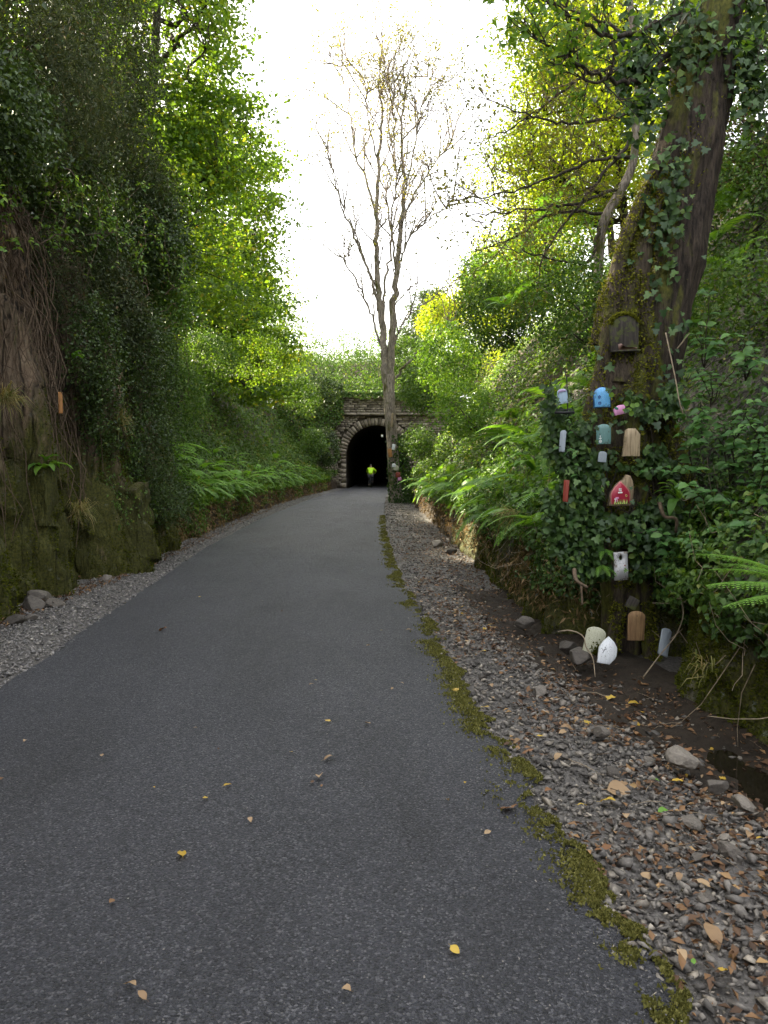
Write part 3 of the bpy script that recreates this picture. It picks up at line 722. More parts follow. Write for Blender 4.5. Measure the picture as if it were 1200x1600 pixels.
# ivy and moss at its foot, and the small boxes pinned to it
mb = MB(); n = 2600; th = RNG.uniform(0, 2 * np.pi, n); zz = RNG.random(n) ** 1.6 * 2.9
rr = .36 + .12 * np.clip(1 - zz / 2.4, 0, 1) + RNG.random(n) * .10
cx = np.interp(zz, tk[:, 2], tk[:, 0]); cyy = 33
k = ~((np.sin(th) < -.3) & (RNG.random(n) < .45)); D = np.stack([np.cos(th), np.sin(th), 0 * th], -1)
leaves(mb, (np.stack([cx + .22, 0 * cx + cyy + .1, zz], -1) + D * rr[:, None])[k], (D + RNG.normal(size=D.shape) * .4)[k], .11, .09, np.clip(RNG.normal(.4, .25, n), 0, 1)[k], droop=.8)
ivy2 = thing('ivy', 'dark ivy wrapped around the foot of the bare tree by the tunnel', 'ivy', (CT.x, 33, 0))
mb.build('foliage', M['ivy'], ivy2, kind='stuff')

# ------------------------------------------------------------------ tall trees on the left bank
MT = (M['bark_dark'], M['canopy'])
make_tree('broadleaf_tree', 'large leafy tree overhanging the path behind the dark shrubs of the rock face', 'tree', (-8.3, 25, 4.5),
    [(-8.3, 25, 4.3), (-8.0, 25.2, 8), (-7.6, 25.4, 12), (-7.2, 25.5, 17), (-7, 25.6, 21)],
    [((-7.6, 25, 9.5), (2.9, 4.2, 3.6)), ((-7.4, 25, 15), (3.2, 4.5, 4.5)), ((-8.0, 26, 20), (2.6, 4, 3.5)), ((-6.3, 24, 7.0), (2.2, 3.4, 2.2)), ((-5.6, 26, 12.2), (1.7, 3, 2.4))],
    820, 62, .185, MT, (.55, .55, .10), .26, 'tall leafy trees on the left bank', 22)
make_tree('broadleaf_tree', 'leafy tree on the left bank farther towards the tunnel with low boughs over the ferns', 'tree', (-8.6, 36, 5),
    [(-8.6, 36, 4.8), (-8.2, 36, 9), (-7.8, 36, 13), (-7.5, 36, 18)],
    [((-7.4, 36, 8.6), (2.9, 4.5, 3.3)), ((-7.8, 36, 13.5), (3.2, 4.6, 4.6)), ((-6.0, 35, 6.4), (2.0, 4, 2.2))],
    520, 62, .22, MT, (.6, .6, .12), .24, 'tall leafy trees on the left bank', 16)
make_tree('broadleaf_tree', 'shaded leafy tree rising above the left rock face nearest the camera', 'tree', (-8.4, 16.5, 7.2),
    [(-8.4, 16.5, 6.8), (-8.2, 16.6, 10), (-7.9, 16.8, 13), (-7.7, 17, 17)],
    [((-7.7, 17, 11), (2.3, 3.4, 3.4)), ((-7.9, 17, 15.5), (2.6, 3.6, 3.4)), ((-7.0, 17.8, 8.4), (1.5, 2.6, 1.8))],
    640, 72, .14, MT, (.45, .45, .10), .2, 'tall leafy trees on the left bank', 16)
make_tree('broadleaf_tree', 'pale distant leafy tree at the far end of the left bank beside the tunnel', 'tree', (-8.5, 49, 5.5),
    [(-8.5, 49, 5), (-8.2, 49, 9), (-8.0, 49, 14)],
    [((-7.6, 49, 9), (3.2, 4.5, 3.5)), ((-8.2, 49, 12.5), (3.0, 4, 3.2))], 170, 80, .17, MT, (.7, .7, .3), .2, 'tall leafy trees on the left bank', 12)
make_tree('broadleaf_tree', 'dark leafy tree above the ivy hung rock at the left edge', 'tree', (-9.2, 8.5, 8.5),
    [(-9.2, 8.5, 8), (-9.0, 8.6, 11), (-8.7, 8.8, 15)],
    [((-8.6, 9, 12), (2.6, 4.2, 3.2)), ((-9.2, 6, 14.5), (2.8, 5, 3))], 400, 72, .14, MT, (.5, .5, .15), .2, 'tall leafy trees on the left bank', 12)

make_tree('broadleaf_tree', 'dark leafy tree added to block sun between the left edge tree and the shaded one', 'tree', (-9.0, 12.6, 8.4),  # added tree: fills the crown gap to keep sun off the near right bank
    [(-9.0, 12.6, 8), (-8.9, 12.7, 11), (-8.6, 12.8, 14.5)],
    [((-8.3, 12.6, 11), (2.2, 3.2, 2.8)), ((-8.7, 12.6, 14), (2.4, 3.4, 2.6)), ((-8.4, 3.5, 12.5), (2.2, 3.5, 3))], 330, 74, .13, MT, (.5, .5, .13), .2, 'tall leafy trees on the left bank', 14)
# ------------------------------------------------------------------ trees on the right bank and behind the tunnel
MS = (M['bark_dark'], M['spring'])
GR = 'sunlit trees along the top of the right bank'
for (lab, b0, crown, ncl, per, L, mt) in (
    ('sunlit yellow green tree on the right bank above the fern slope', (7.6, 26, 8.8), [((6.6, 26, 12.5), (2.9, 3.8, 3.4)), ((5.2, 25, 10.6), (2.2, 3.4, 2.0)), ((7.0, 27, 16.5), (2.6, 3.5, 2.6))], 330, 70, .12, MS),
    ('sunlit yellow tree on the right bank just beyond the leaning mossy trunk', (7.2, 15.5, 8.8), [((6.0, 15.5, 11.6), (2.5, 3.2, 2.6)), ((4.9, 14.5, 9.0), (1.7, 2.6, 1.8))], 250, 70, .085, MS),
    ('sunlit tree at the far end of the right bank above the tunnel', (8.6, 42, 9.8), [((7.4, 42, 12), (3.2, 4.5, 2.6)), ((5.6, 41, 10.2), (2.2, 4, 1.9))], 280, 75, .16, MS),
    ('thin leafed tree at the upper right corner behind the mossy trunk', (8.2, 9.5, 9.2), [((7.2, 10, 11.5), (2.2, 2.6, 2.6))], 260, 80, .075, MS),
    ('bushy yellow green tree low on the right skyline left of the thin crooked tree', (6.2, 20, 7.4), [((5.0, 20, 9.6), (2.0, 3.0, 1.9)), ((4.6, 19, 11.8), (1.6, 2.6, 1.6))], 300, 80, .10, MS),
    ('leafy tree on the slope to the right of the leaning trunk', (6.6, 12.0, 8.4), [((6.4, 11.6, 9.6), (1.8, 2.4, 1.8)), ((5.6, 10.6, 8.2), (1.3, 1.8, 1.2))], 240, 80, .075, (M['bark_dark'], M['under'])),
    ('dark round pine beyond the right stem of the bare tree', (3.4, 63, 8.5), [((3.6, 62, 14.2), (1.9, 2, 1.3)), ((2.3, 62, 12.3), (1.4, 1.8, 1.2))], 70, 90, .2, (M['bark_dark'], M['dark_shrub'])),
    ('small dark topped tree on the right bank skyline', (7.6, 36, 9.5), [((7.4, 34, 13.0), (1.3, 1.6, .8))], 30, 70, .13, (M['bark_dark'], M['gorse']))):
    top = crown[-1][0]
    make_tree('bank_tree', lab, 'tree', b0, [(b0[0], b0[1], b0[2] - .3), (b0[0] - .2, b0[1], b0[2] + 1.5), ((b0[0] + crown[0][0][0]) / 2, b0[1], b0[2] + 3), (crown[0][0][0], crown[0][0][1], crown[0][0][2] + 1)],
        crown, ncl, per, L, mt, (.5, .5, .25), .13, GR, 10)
# hill over the portal: rounded bushes, each its own plant
k = 0
for (x, y, r, hgt, mt) in ((-7.5, 58.5, 2.3, 1.9, 'under'), (-4.4, 58, 1.9, 1.5, 'under'), (-1.6, 58.2, 1.8, 1.3, 'under'), (1.2, 58, 1.9, 1.5, 'under'), (4.2, 58.5, 2.0, 1.9, 'under'), (-9.5, 61.5, 2.8, 2.4, 'under'),
        (-6, 62.5, 2.5, 2.1, 'under'), (-2.6, 62, 2.4, 2.1, 'under'), (.6, 62.5, 2.4, 2.0, 'under'), (4.2, 63, 2.7, 2.2, 'under'), (7.6, 61, 2.8, 2.6, 'spring'), (-8, 68, 3, 2.4, 'under'), (-3.6, 68, 3, 2.2, 'under'), (1, 69, 3, 2.0, 'bright'), (5.5, 69, 3, 2.4, 'under'), (-13, 66, 3.4, 3, 'canopy'), (11, 66, 3.4, 3, 'spring')):
    z = float(hill_z(x, y))
    make_shrub('hill_bush', ('leafy bush in the row directly above the tunnel parapet' if y < 60 else 'leafy bush in the second row up the hillside over the tunnel' if y < 64 else 'leafy bush on the skyline of the hillside over the tunnel'), 'bush', (x, y, z - .2), [((x, y, z + hgt * .45), (r, r * .8, hgt))], int(2300 * r / 2.2), .17, mt, 'bushes on the hillside over the tunnel', .65, .3, 16)
mb = MB(); n = 22000; y = RNG.uniform(56.6, 95, n); x = RNG.uniform(-16, 14, n); C = np.stack([x, y, hill_z(x, y) + RNG.random(n) ** 2 * (.4 + 1.6 * fbm(x * .5, y * .5, 0, 93))], -1)
leaves(mb, C, np.array([0, -.5, .7]) + RNG.normal(size=C.shape) * .6, RNG.uniform(.14, .26, n), RNG.uniform(.1, .18, n), np.clip(fbm(x * .7, y * .7, 0, 94) + RNG.normal(size=n) * .2, 0, 1))
o = mb.build('undergrowth', M['under'], kind='stuff'); o['label'] = 'low greenery over the hillside above the tunnel'
# ivy hanging over the portal's left shoulder
iv = thing('ivy', 'ivy and creeper hanging over the left shoulder of the tunnel mouth', 'ivy', (-4.2, 55.6, 4.2))
mb = MB(); n = 7000; x = RNG.uniform(-7.4, -2.9, n); z = RNG.uniform(.3, 7.2, n)
lim = -3.7 + .9 * sstep(3.6, 5.4, z) - .5 * (1 - sstep(.5, 2.5, z)) + (vnoise(z * 1.4, 0, 0, 9) - .5) * .9; kk = x < lim
C = np.stack([x, 55.7 - RNG.random(n) * .5 - np.clip(-3.6 - x, 0, 3) * .55, z], -1)[kk]
leaves(mb, C, np.array([.2, -1, .4]) + RNG.normal(size=C.shape) * .5, .17, .13, np.clip(RNG.normal(.55, .25, len(C)), 0, 1), droop=.8)
x = RNG.uniform(-6, 4.6, 2600); z = 6.9 - RNG.random(2600) ** 2 * (.25 + .9 * vnoise(x * .8, 0, 0, 17)); C = np.stack([x, 55.5 - RNG.random(2600) * .35, z], -1)
leaves(mb, C, np.array([0, -1, .6]) + RNG.normal(size=C.shape) * .5, .17, .13, np.clip(RNG.normal(.55, .25, 2600), 0, 1), droop=.8)
mb.build('foliage', M['under'], iv, kind='stuff')

# ------------------------------------------------------------------ carpets of undergrowth on the banks
def carpet(name, side, n, y0, y1, s0, s1, L, mat, label, power=1.0, dens=None, thick=.25, ratio=.65, kgrow=.0, near=False, droop=.2, hue=(.5, .25), up=.35):
    C, N, y, s = scatter(side, n, y0, y1, s0, s1, power, dens)
    k = len(C); off = RNG.random(k) * thick * (1 + y * .012)
    C = C + N * off[:, None]; ls = (L + kgrow * y) * RNG.uniform(.6, 1.3, k)
    mb = MB(); leaves(mb, C, N + RNG.normal(size=C.shape) * .55 + np.array([0, 0, up]), ls, ls * ratio, np.clip(RNG.normal(hue[0], hue[1], k) + (fbm(C[:, 0], C[:, 1] * .8, C[:, 2], 77) - .5) * .9, 0, 1), droop=droop, near=near)
    o = mb.build(name, M[mat], kind='stuff'); o['label'] = label; return o
patch = lambda a, sc, lo, hi: (lambda y, s: sstep(lo, hi, fbm(y * sc, s * sc * 1.5, a, 300 + int(a))))
carpet('undergrowth', -1, 55000, 16, 57, 1.9, 7.5, .05, 'under', 'mixed green undergrowth covering the left bank', 1.2, None, .35, kgrow=.0028)
carpet('undergrowth', -1, 9000, 14.5, 40, 2.4, 5.5, .05, 'dark_shrub', 'darker leafed creeper in patches on the left bank', 1.2, patch(2, .5, .45, .6), .4, kgrow=.002)
carpet('undergrowth', -1, 15000, 16, 52, 1.3, 3.3, .05, 'bright', 'bright low greenery among the ferns of the left bank', 1.2, None, .25, kgrow=.0025)
carpet('undergrowth', 1, 40000, 8.5, 57, 1.7, 7.6, .042, 'under', 'mixed green undergrowth covering the right bank', 1.25, None, .32, kgrow=.003)
carpet('undergrowth', 1, 19000, 9, 45, 2.6, 7.6, .045, 'bright', 'brighter leaves in patches on the right bank', 1.2, patch(3, .45, .36, .55), .4, kgrow=.003)
carpet('undergrowth', 1, 26000, 2.6, 9.5, 3.2, 7.8, .05, 'under', 'nettle and bramble leaves on the upper right bank', 1.0, None, .35)
carpet('undergrowth', 1, 15000, 3.0, 8.5, 1.5, 5.0, .05, 'under', 'small leaves covering the right bank beside the trunk', 1.0, patch(8, .8, .32, .5), .3, .75, near=True, droop=.5, hue=(.35, .25))
carpet('dead_bracken', 1, 5000, 6.5, 20, 3.9, 6.5, .09, 'bracken', 'brown dead bracken lying on the right bank', 1.1, patch(4, .5, .53, .64), .3, .18)
carpet('undergrowth', -1, 7000, 15, 52, .5, 1.8, .045, 'under', 'small weeds and moss along the ledge at the foot of the left bank', 1.2, patch(9, .9, .45, .6), .12, kgrow=.002, droop=.6)
carpet('dead_bracken', -1, 7000, 5.8, 15, 3.4, 6.6, .07, 'bracken', 'brown dead growth hanging in patches among the shrubs over the left rock', 1.0, patch(10, .8, .46, .6), .75, .2, droop=1.0)
carpet('dead_bracken', -1, 6000, 15, 52, .3, 1.7, .07, 'bracken', 'brown dry fern litter along the foot of the left bank', 1.2, None, .12, .25, kgrow=.002, droop=1.0)
carpet('dead_bracken', 1, 5000, 6.6, 30, .6, 1.9, .06, 'bracken', 'brown dry litter along the foot of the right bank', 1.2, patch(5, .8, .4, .6), .12, .25, kgrow=.002, droop=1.0)
carpet('ivy_carpet', -1, 26000, 5, 17, 2.8, 7, .05, 'dark_shrub', 'dark ivy hanging over the left rock face', 1.0, lambda y, s: sstep(.50, .66, fbm(y * .55, s * .5, 1, 340) + .13 * sstep(3.6, 5.6, s) + .22 * sstep(11.2, 12.2, y) - .20 * (1 - sstep(7.5, 10, y)) * (s < 5.0)), .22, droop=.9)
carpet('ivy_carpet', -1, 9000, 10.8, 17.5, 1.2, 4.5, .045, 'under', 'small green leaved creeper on the rock face beside the ferns', 1.0, patch(6, .6, .42, .6), .25, droop=.7)
carpet('ivy_carpet', 1, 16000, 5.9, 13, .9, 3.6, .042, 'ivy', 'dark ivy covering the low right bank behind the little doors', 1.0, lambda y, s: sstep(.38, .55, fbm(y * .8, s * .9, 1, 350) + .2 * sstep(7.5, 6.3, y)), .16, .8, near=True, droop=.8)
carpet('ivy_carpet', 1, 5200, 2.8, 6.2, 1.2, 3.8, .05, 'ivy', 'ivy and small leaves in the dark hollow right of the trunk', 1.0, patch(7, .9, .42, .6), .2, .8, near=True, droop=.7)
# hanging dead stems on the left rock and dry stalks on the right bank
mb = MB()
for i in range(560):
    y = RNG.uniform(5.5, 16) if i % 2 else RNG.uniform(6, 10); s = RNG.uniform(3.2, 5.8); ln = RNG.uniform(.8, 3.4); ts = np.linspace(0, 1, 8)
    ss = s - ts * ln / 1.5; p = bank(-1, y + RNG.normal() * .12 * ts + .25 * RNG.normal() * ts ** 2, np.maximum(ss, .5)) + bank_n(-1, y, max(s, .6)) * (.10 + .25 * np.sin(ts * 3)[:, None] * RNG.random())
    tube(mb, p + RNG.normal(size=p.shape) * .015, np.linspace(.010, .004, 8) * RNG.uniform(.6, 1.5), 3)
o = mb.build('hanging_stems', M['twig'], kind='stuff'); o['label'] = 'bare brown stems hanging down the left rock face'
mb = MB()
for i in range(300):
    y = RNG.uniform(3.6, 11); s = RNG.uniform(.8, 4.8); c = bank(1, y, s) + bank_n(1, y, s) * RNG.uniform(.02, .2)
    d = unit(RNG.normal(size=3) * (.6, .8, .9)); ln = RNG.uniform(.15, .7)
    tube(mb, wander(c, c + d * ln, 5, .02, (0, 0, -.08)), np.linspace(.0035, .0018, 5), 3)
o = mb.build('dry_stalks', M['dead_twig'], kind='stuff'); o['label'] = 'pale dry stalks tangled through the right bank'
# moss tufts on rock feet
mb = MB()
C, N, y, s = scatter(-1, 42000, 5.5, 15.5, .2, 2.6, 1.0, lambda y, s: sstep(.40, .6, fbm(y * 1.3, s * 1.3, 2, 360) + .10 * (2 - s)) * (np.sin(y * 7) * .15 + .85))
spikes(mb, C - N * .004, N, .035, .022, np.clip(RNG.normal(.4, .25, len(C)), 0, 1))
C, N, y, s = scatter(1, 46000, 2.8, 12, .1, 2.0, 1.2, lambda y, s: sstep(.42, .6, fbm(y * 1.6, s * 1.6, 3, 370) + .06))
spikes(mb, C - N * .004, N, .026, .018, np.clip(RNG.normal(.35, .25, len(C)), 0, 1))
o = mb.build('moss', M['moss'], kind='stuff'); o['label'] = 'moss on the feet of the rock banks'

# ------------------------------------------------------------------ shrubs on the banks
GL = 'dark shrubs hanging over the left rock face'
for (px, py, D, r, n, L, mt, lab) in (
    (60, 60, 8.6, (1.0, 1.5, 1.0), 9000, .07, 'gorse', 'dark gorse like shrub overhanging the top left corner'),
    (120, 175, 10.5, (.85, 1.3, .9), 7500, .07, 'gorse', 'dark shrub hanging above the rock face below the corner shrub'),
    (190, 90, 12.5, (.9, 1.5, 1.5), 9000, .08, 'gorse', 'dark spiky shrub standing against the bright leafy tree'),
    (225, 290, 14.0, (.8, 1.3, 1.0), 7500, .08, 'gorse', 'dark brownish shrub drooping in front of the leafy tree'),
    (20, 170, 7.6, (.6, 1.0, .6), 4800, .055, 'dark_shrub', 'dark leafy shrub at the left edge over the rock'),
    (245, 370, 14.5, (.9, 1.2, 1.1), 6500, .075, 'dark_shrub', 'dark green shrub beneath the drooping brown shrub'),
    (255, 470, 15.5, (.9, 1.2, .9), 6500, .07, 'under', 'green creeper covered shrub halfway down the left bank'),
    (125, 430, 10.2, (.35, .7, .7), 3000, .05, 'gorse', 'brown tangled shrub hanging down the rock above the orange strip'),
    (185, 440, 12.0, (.45, .9, .9), 4200, .055, 'gorse', 'dark tangled shrub in the cleft left of the green clump'),
    (150, 330, 11.5, (.7, 1.2, 1.2), 6500, .055, 'dark_shrub', 'dark ivy hung shrub in the shadowed cleft of the rock face')):
    c = P(px, py, D); c.x -= .35
    make_shrub('overhanging_shrub', lab, 'shrub', (c.x - .5, D, c.z - r[2] * .6), [(tuple(c), r)], int(n * 1.9), L * 1.15, mt, GL, .2 if mt == 'gorse' else .6, .17, 18, .3, 12, .4)
for (px, py, D, r, n, L, mt, lab) in (
    (150, 545, 10.4, (.22, .7, .7), 3600, .05, 'dark_shrub', 'dark ivy shrub beside the bare slabs level with the orange strip'),
    (165, 650, 10.9, (.22, .55, .55), 2600, .048, 'dark_shrub', 'ivy shrub over the top of the mossy buttress'),
    (190, 480, 11.6, (.3, .9, .7), 4200, .055, 'gorse', 'brownish tangle over the rock above the green clump'),
    (235, 560, 12.6, (.38, .9, .85), 5200, .05, 'dark_shrub', 'small leaved dark shrub clinging to the rock, upper part of the green clump'),
    (235, 690, 12.4, (.42, .9, .7), 5600, .045, 'dark_shrub', 'small leaved shrub hanging on the rock beside the mossy buttress'),
    (262, 780, 12.6, (.35, .65, .42), 3600, .042, 'dark_shrub', 'lowest small leaved shrub hanging just above the left gravel'),
    (285, 620, 15.2, (.4, 1.0, .8), 4600, .055, 'under', 'green leafy shrub between the dark clump and the fern bed'),
    (330, 560, 19, (.6, 1.4, .7), 4200, .07, 'under', 'leafy shrub above the fern bed on the left bank'),
    (400, 560, 27, (.9, 2, .9), 3600, .10, 'canopy', 'low bough like shrub above the far ferns'),
    (470, 620, 40, (1.0, 2.5, .9), 2600, .13, 'under', 'shrub near the tunnel end of the left bank'),
    (505, 610, 50, (1.2, 2.2, 1.2), 3000, .16, 'dark_shrub', 'dark ivy covered shrub beside the tunnel mouth'),
    (490, 690, 44, (.9, 2.2, .8), 2600, .13, 'under', 'low shrub at the foot of the left bank near the tunnel'),
    (512, 700, 51, (.8, 2.0, 1.3), 3000, .15, 'dark_shrub', 'dark bush against the left pier of the tunnel mouth')):
    c = P(px, py, D)
    make_shrub('bank_shrub', lab, 'shrub', (c.x - .35, D, c.z - r[2] * .8), [(tuple(c), r)], n, L, mt, 'shrubs on the left bank', .62, .11, 16, .4, 8, .4)
for (px, py, D, r, n, L, mt, lab) in (
    (700, 560, 24, (1.1, 2.0, 1.1), 5200, .10, 'bright', 'bright green rounded bush on the right bank above the ferns'),
    (660, 610, 31, (.9, 2.0, 1.0), 3600, .11, 'under', 'green bush beside the bare tree on the right bank'),
    (780, 490, 19, (1.0, 1.6, .9), 5200, .085, 'under', 'green bush high on the right bank left of the trunk'),
    (860, 400, 15, (1.0, 1.4, .9), 5200, .07, 'bright', 'bright leafy bush high on the right bank behind the thin tree'),
    (760, 440, 26, (1.0, 2.0, 1.0), 4200, .11, 'bright', 'leafy bush on the skyline of the right bank'),
    (690, 500, 36, (1.2, 2.4, 1.1), 3600, .14, 'spring', 'sunlit yellow bush on the far right bank'),
    (640, 560, 44, (1.3, 2.4, 1.2), 3200, .15, 'under', 'bush on the right bank behind the bare tree'),
    (655, 690, 27, (.5, 1.4, .6), 3000, .085, 'under', 'low bush at the foot of the right bank beside the bare tree'),
    (725, 640, 17, (.7, 1.3, .6), 3600, .07, 'bright', 'bright low bush behind the ferns'),
    (900, 480, 10.5, (.7, 1.0, .6), 4000, .055, 'under', 'leafy bush left of the mossy trunk on the slope'),
    (1185, 190, 9.6, (.9, 1.1, .9), 4200, .06, 'under', 'leafy bush closing the gap at the upper right behind the trunk'),
    (1125, 240, 11.0, (.8, 1.0, .7), 3400, .06, 'bracken', 'brown bracken clump high on the slope right of the trunk'),
    (1130, 330, 9.5, (1.0, 1.2, .9), 4200, .055, 'under', 'leafy bush on the slope right of the mossy trunk'),
    (1160, 480, 7.4, (.7, 1.0, .5), 3600, .05, 'under', 'low leafy growth at the right edge beside the trunk')):
    c = P(px, py, D)
    make_shrub('bank_shrub', lab, 'shrub', (c.x + .3, D, c.z - r[2] * .8), [(tuple(c), r)], n, L, mt, 'shrubs on the right bank', .65, .13, 16, .5, 8, .3)

for (lab, yr, n) in (('climber with bright green sprigs trailing down the upper left of the rock face', (6.2, 9.5), 70), ('climber with pale green sprigs hanging before the dark shrubs near the leafy tree', (9.5, 14.5), 80)):
    c = bank(-1, sum(yr) / 2, 5.0); t = thing('climber', lab, 'climber', tuple(c), 'climbers on the left rock face'); mbs, mb = MB(), MB()
    for i in range(n):
        y = RNG.uniform(*yr); s0 = RNG.uniform(3.6, 6.6); p0 = bank(-1, y, s0) + bank_n(-1, y, s0) * RNG.uniform(.2, .9) + np.array([.2, 0, .3 * RNG.random()])
        q = wander(p0, p0 + np.array([RNG.uniform(.0, .35), RNG.normal() * .5, RNG.uniform(-1.3, .3)]), 9, .02, (.12, 0, .15)); tube(mbs, q, np.linspace(.008, .003, 9), 3)
        k = RNG.integers(3, 9, 26); C = q[k] + RNG.normal(size=(26, 3)) * .035; ls = RNG.uniform(.045, .085, 26)
        leaves(mb, C, RNG.normal(size=(26, 3)) * .5 + np.array([.3, -.3, .8]), ls, ls * .6, np.clip(RNG.normal(.5, .3, 26), 0, 1), near=True, droop=.3)
    mbs.build('stems', M['twig'], t, smooth=True, kind='stuff'); mb.build('foliage', M['bright'], t, kind='stuff')
# ------------------------------------------------------------------ ferns
def frond_mesh(name, mat, pairs=24, bip=False, seed=0, a0=62, a1=-30, width=.21):
    mb = MB(); n = 30; t = np.linspace(0, 1, n); ang = np.radians(a0 + (a1 - a0) * t ** 1.15)
    y = np.concatenate([[0], np.cumsum(np.cos(ang[:-1]))]) / (n - 1); z = np.concatenate([[0], np.cumsum(np.sin(ang[:-1]))]) / (n - 1)
    side = .05 * np.sin(t * 2 + seed) * t; pts = np.stack([side, y, z], -1)
    tube(mb, pts, np.linspace(.008, .002, n), 3, rnd=.1)
    rs = np.random.default_rng(seed)
    for i in range(pairs):
        u = .13 + .86 * (i + .5) / pairs; k = u * (n - 1); a = int(k); f = k - a; p = pts[a] * (1 - f) + pts[min(a + 1, n - 1)] * f
        d = unit(pts[min(a + 1, n - 1)] - pts[max(a - 1, 0)]); ln = width * min(1, (u - .06) * 4.2) * (1 - u) ** .62 * 1.25
        up = unit(np.cross(np.array([1.0, 0, 0]), d))
        for sg in (-1, 1):
            b_ = unit(np.array([sg, 0, 0]) + d * .42 - up * (.12 + .1 * rs.random())); ll = ln * rs.uniform(.9, 1.08); w = .86 / pairs * 1.05
            if not bip:
                v = [p - d * w * .42, p + b_ * ll * .5 - d * w * .34 - up * .004, p + b_ * ll, p + b_ * ll * .5 + d * w * .3, p + d * w * .42]
                mb.add(v, tris=[(0, 1, 4), (1, 3, 4), (1, 2, 3)], rnd=rs.random())
            else:
                m = max(4, int(ll / .016)); q = p
                for j in range(m):
                    tt = j / m; c = p + b_ * ll * tt - up * .03 * tt * tt; wl = w * .62 * (1 - tt) ** .6
                    for s2 in (-1, 1):
                        e = c + d * s2 * wl + b_ * .006; st = ll / m * .48
                        mb.add([c - b_ * st, e - b_ * st * .5, e + b_ * st * .5, c + b_ * st], quads=[(0, 1, 2, 3)], rnd=.3 + .5 * rs.random())
    return mb.mesh(name, mat)
FRL = [frond_mesh('frond', M['fern_bright'], 22, False, k + 20, 66 - 6 * k, -20 - 9 * k, .20 + .02 * k) for k in range(3)]
FR = [frond_mesh('frond', M['fern'], 26, False, k, 66 - 6 * k, -20 - 9 * k, .20 + .02 * k) for k in range(4)]
def fern(loc, size, nf, label, group, lean=(0, 0), meshes=FR, spread=(0, 360), name='fern', tilt=(-8, 22)):
    t = thing(name, label, 'fern', loc, group)
    for k in range(nf):
        az = R(spread[0] + (spread[1] - spread[0]) * (k + RNG.uniform(-.3, .3)) / nf); sc = size * RNG.uniform(.7, 1.12)
        mw = Matrix.Rotation(lean[0], 4, 'X') @ Matrix.Rotation(lean[1], 4, 'Y') @ Matrix.Rotation(az, 4, 'Z') @ Matrix.Rotation(R(RNG.uniform(*tilt)) * -1, 4, 'X') @ Matrix.Rotation(R(RNG.uniform(-14, 14)), 4, 'Y') @ Matrix.Diagonal((sc, sc, sc, 1))
        put('frond', meshes[RNG.integers(len(meshes))], t, mw)
    return t
GF = 'green ferns along the foot of the right bank'
for i, (y, s, sz) in enumerate([(7.6, 2.6, .75), (8.2, 2.2, .8), (8.8, 2.9, .9), (9.4, 2.2, .9), (9.9, 3.0, .95), (10.4, 2.4, .95), (11.0, 3.1, 1.0), (11.5, 2.3, 1.0), (12.1, 2.9, 1.05), (12.7, 3.5, 1.1), (13.2, 2.3, 1.0), (13.9, 2.9, 1.1), (14.8, 2.4, 1.1), (15.5, 3.2, 1.2), (16.5, 2.6, 1.2), (17.6, 2.3, 1.2), (18.6, 3.0, 1.2), (20, 2.4, 1.2), (21.5, 2.9, 1.3), (23, 2.3, 1.2), (25, 2.7, 1.3), (27.5, 2.3, 1.2), (9.0, 3.7, .9), (10.8, 3.9, 1.0), (8.4, 3.4, .8), (14.2, 3.7, 1.2), (9.8, 4.3, 1.0), (11.6, 4.4, 1.0), (12.6, 4.2, 1.1), (13.4, 4.7, 1.1), (15.2, 4.2, 1.2), (16.4, 3.8, 1.2), (18, 4.1, 1.3), (10.2, 3.5, .9), (11.8, 3.8, 1.0), (8.9, 4.0, .9)]):
    p = bank(1, y, s)
    fern(p, sz, 9, 'arching fern on the right bank close beside the ivy with the little doors' if y < 9.6 else 'arching fern in the middle of the right bank clump below the bracken slope' if y < 14 else 'small looking fern on the right bank towards the bare tree', GF, (0, R(-24)))
GF2 = 'bright green ferns along the foot of the left bank'
for i in range(64):
    y = 15.2 * (46 / 15.2) ** ((i + RNG.random()) / 64); s = RNG.uniform(2.2, 3.5) if i % 3 else RNG.uniform(2.0, 2.5); p = bank(-1, y, s)
    fern(p, RNG.uniform(.75, 1.1) + .006 * y, 9, 'bright green fern at the near end of the left bed beside the dark shrubs' if y < 20 else 'bright green fern in the middle of the left bed' if y < 30 else 'tiny looking fern at the tunnel end of the left bed', GF2, (0, R(12)), meshes=FRL if i % 3 else FR)
for (px, py, D, sz, lab) in ((1165, 270, 10.5, .8, 'fern below the top corner right of the trunk'), (1100, 300, 10.8, .75, 'fern just right of the trunk high on the slope'), (1150, 420, 8.6, .65, 'fern over the dark hollow at the right edge'), (870, 330, 15, .9, 'fern high on the slope under the thin crooked tree'), (800, 480, 13, .8, 'fern fronds high on the right slope'), (1120, 380, 9, .7, 'fern on the slope right of the leaning trunk'), (1150, 330, 10, .8, 'fern at the right edge high on the slope')):
    fern(P(px, py, D), sz, 7, lab, None, (0, R(-25)))
FB = [frond_mesh('frond', M['fern_bright'], 24, True, k, 26, -18, .17) for k in (5, 6)]
t = thing('fern', 'bright lime green fern reaching in from the right edge below the ivy', 'fern', P(1300, 945, 3.9))
for (az, tl, sc, rl) in ((78, 14, .72, 4), (88, 2, .66, -8), (66, 8, .62, 10), (100, -6, .62, 0), (50, 10, .6, 6)):
    put('frond', FB[int(az) % 2], t, Matrix.Rotation(R(az), 4, 'Z') @ Matrix.Rotation(R(tl), 4, 'X') @ Matrix.Rotation(R(rl), 4, 'Y') @ Matrix.Diagonal((sc, sc, sc, 1)))
FS = [frond_mesh('frond', M['fern'], 18, True, k, 20, -40, .2) for k in (8, 9)]
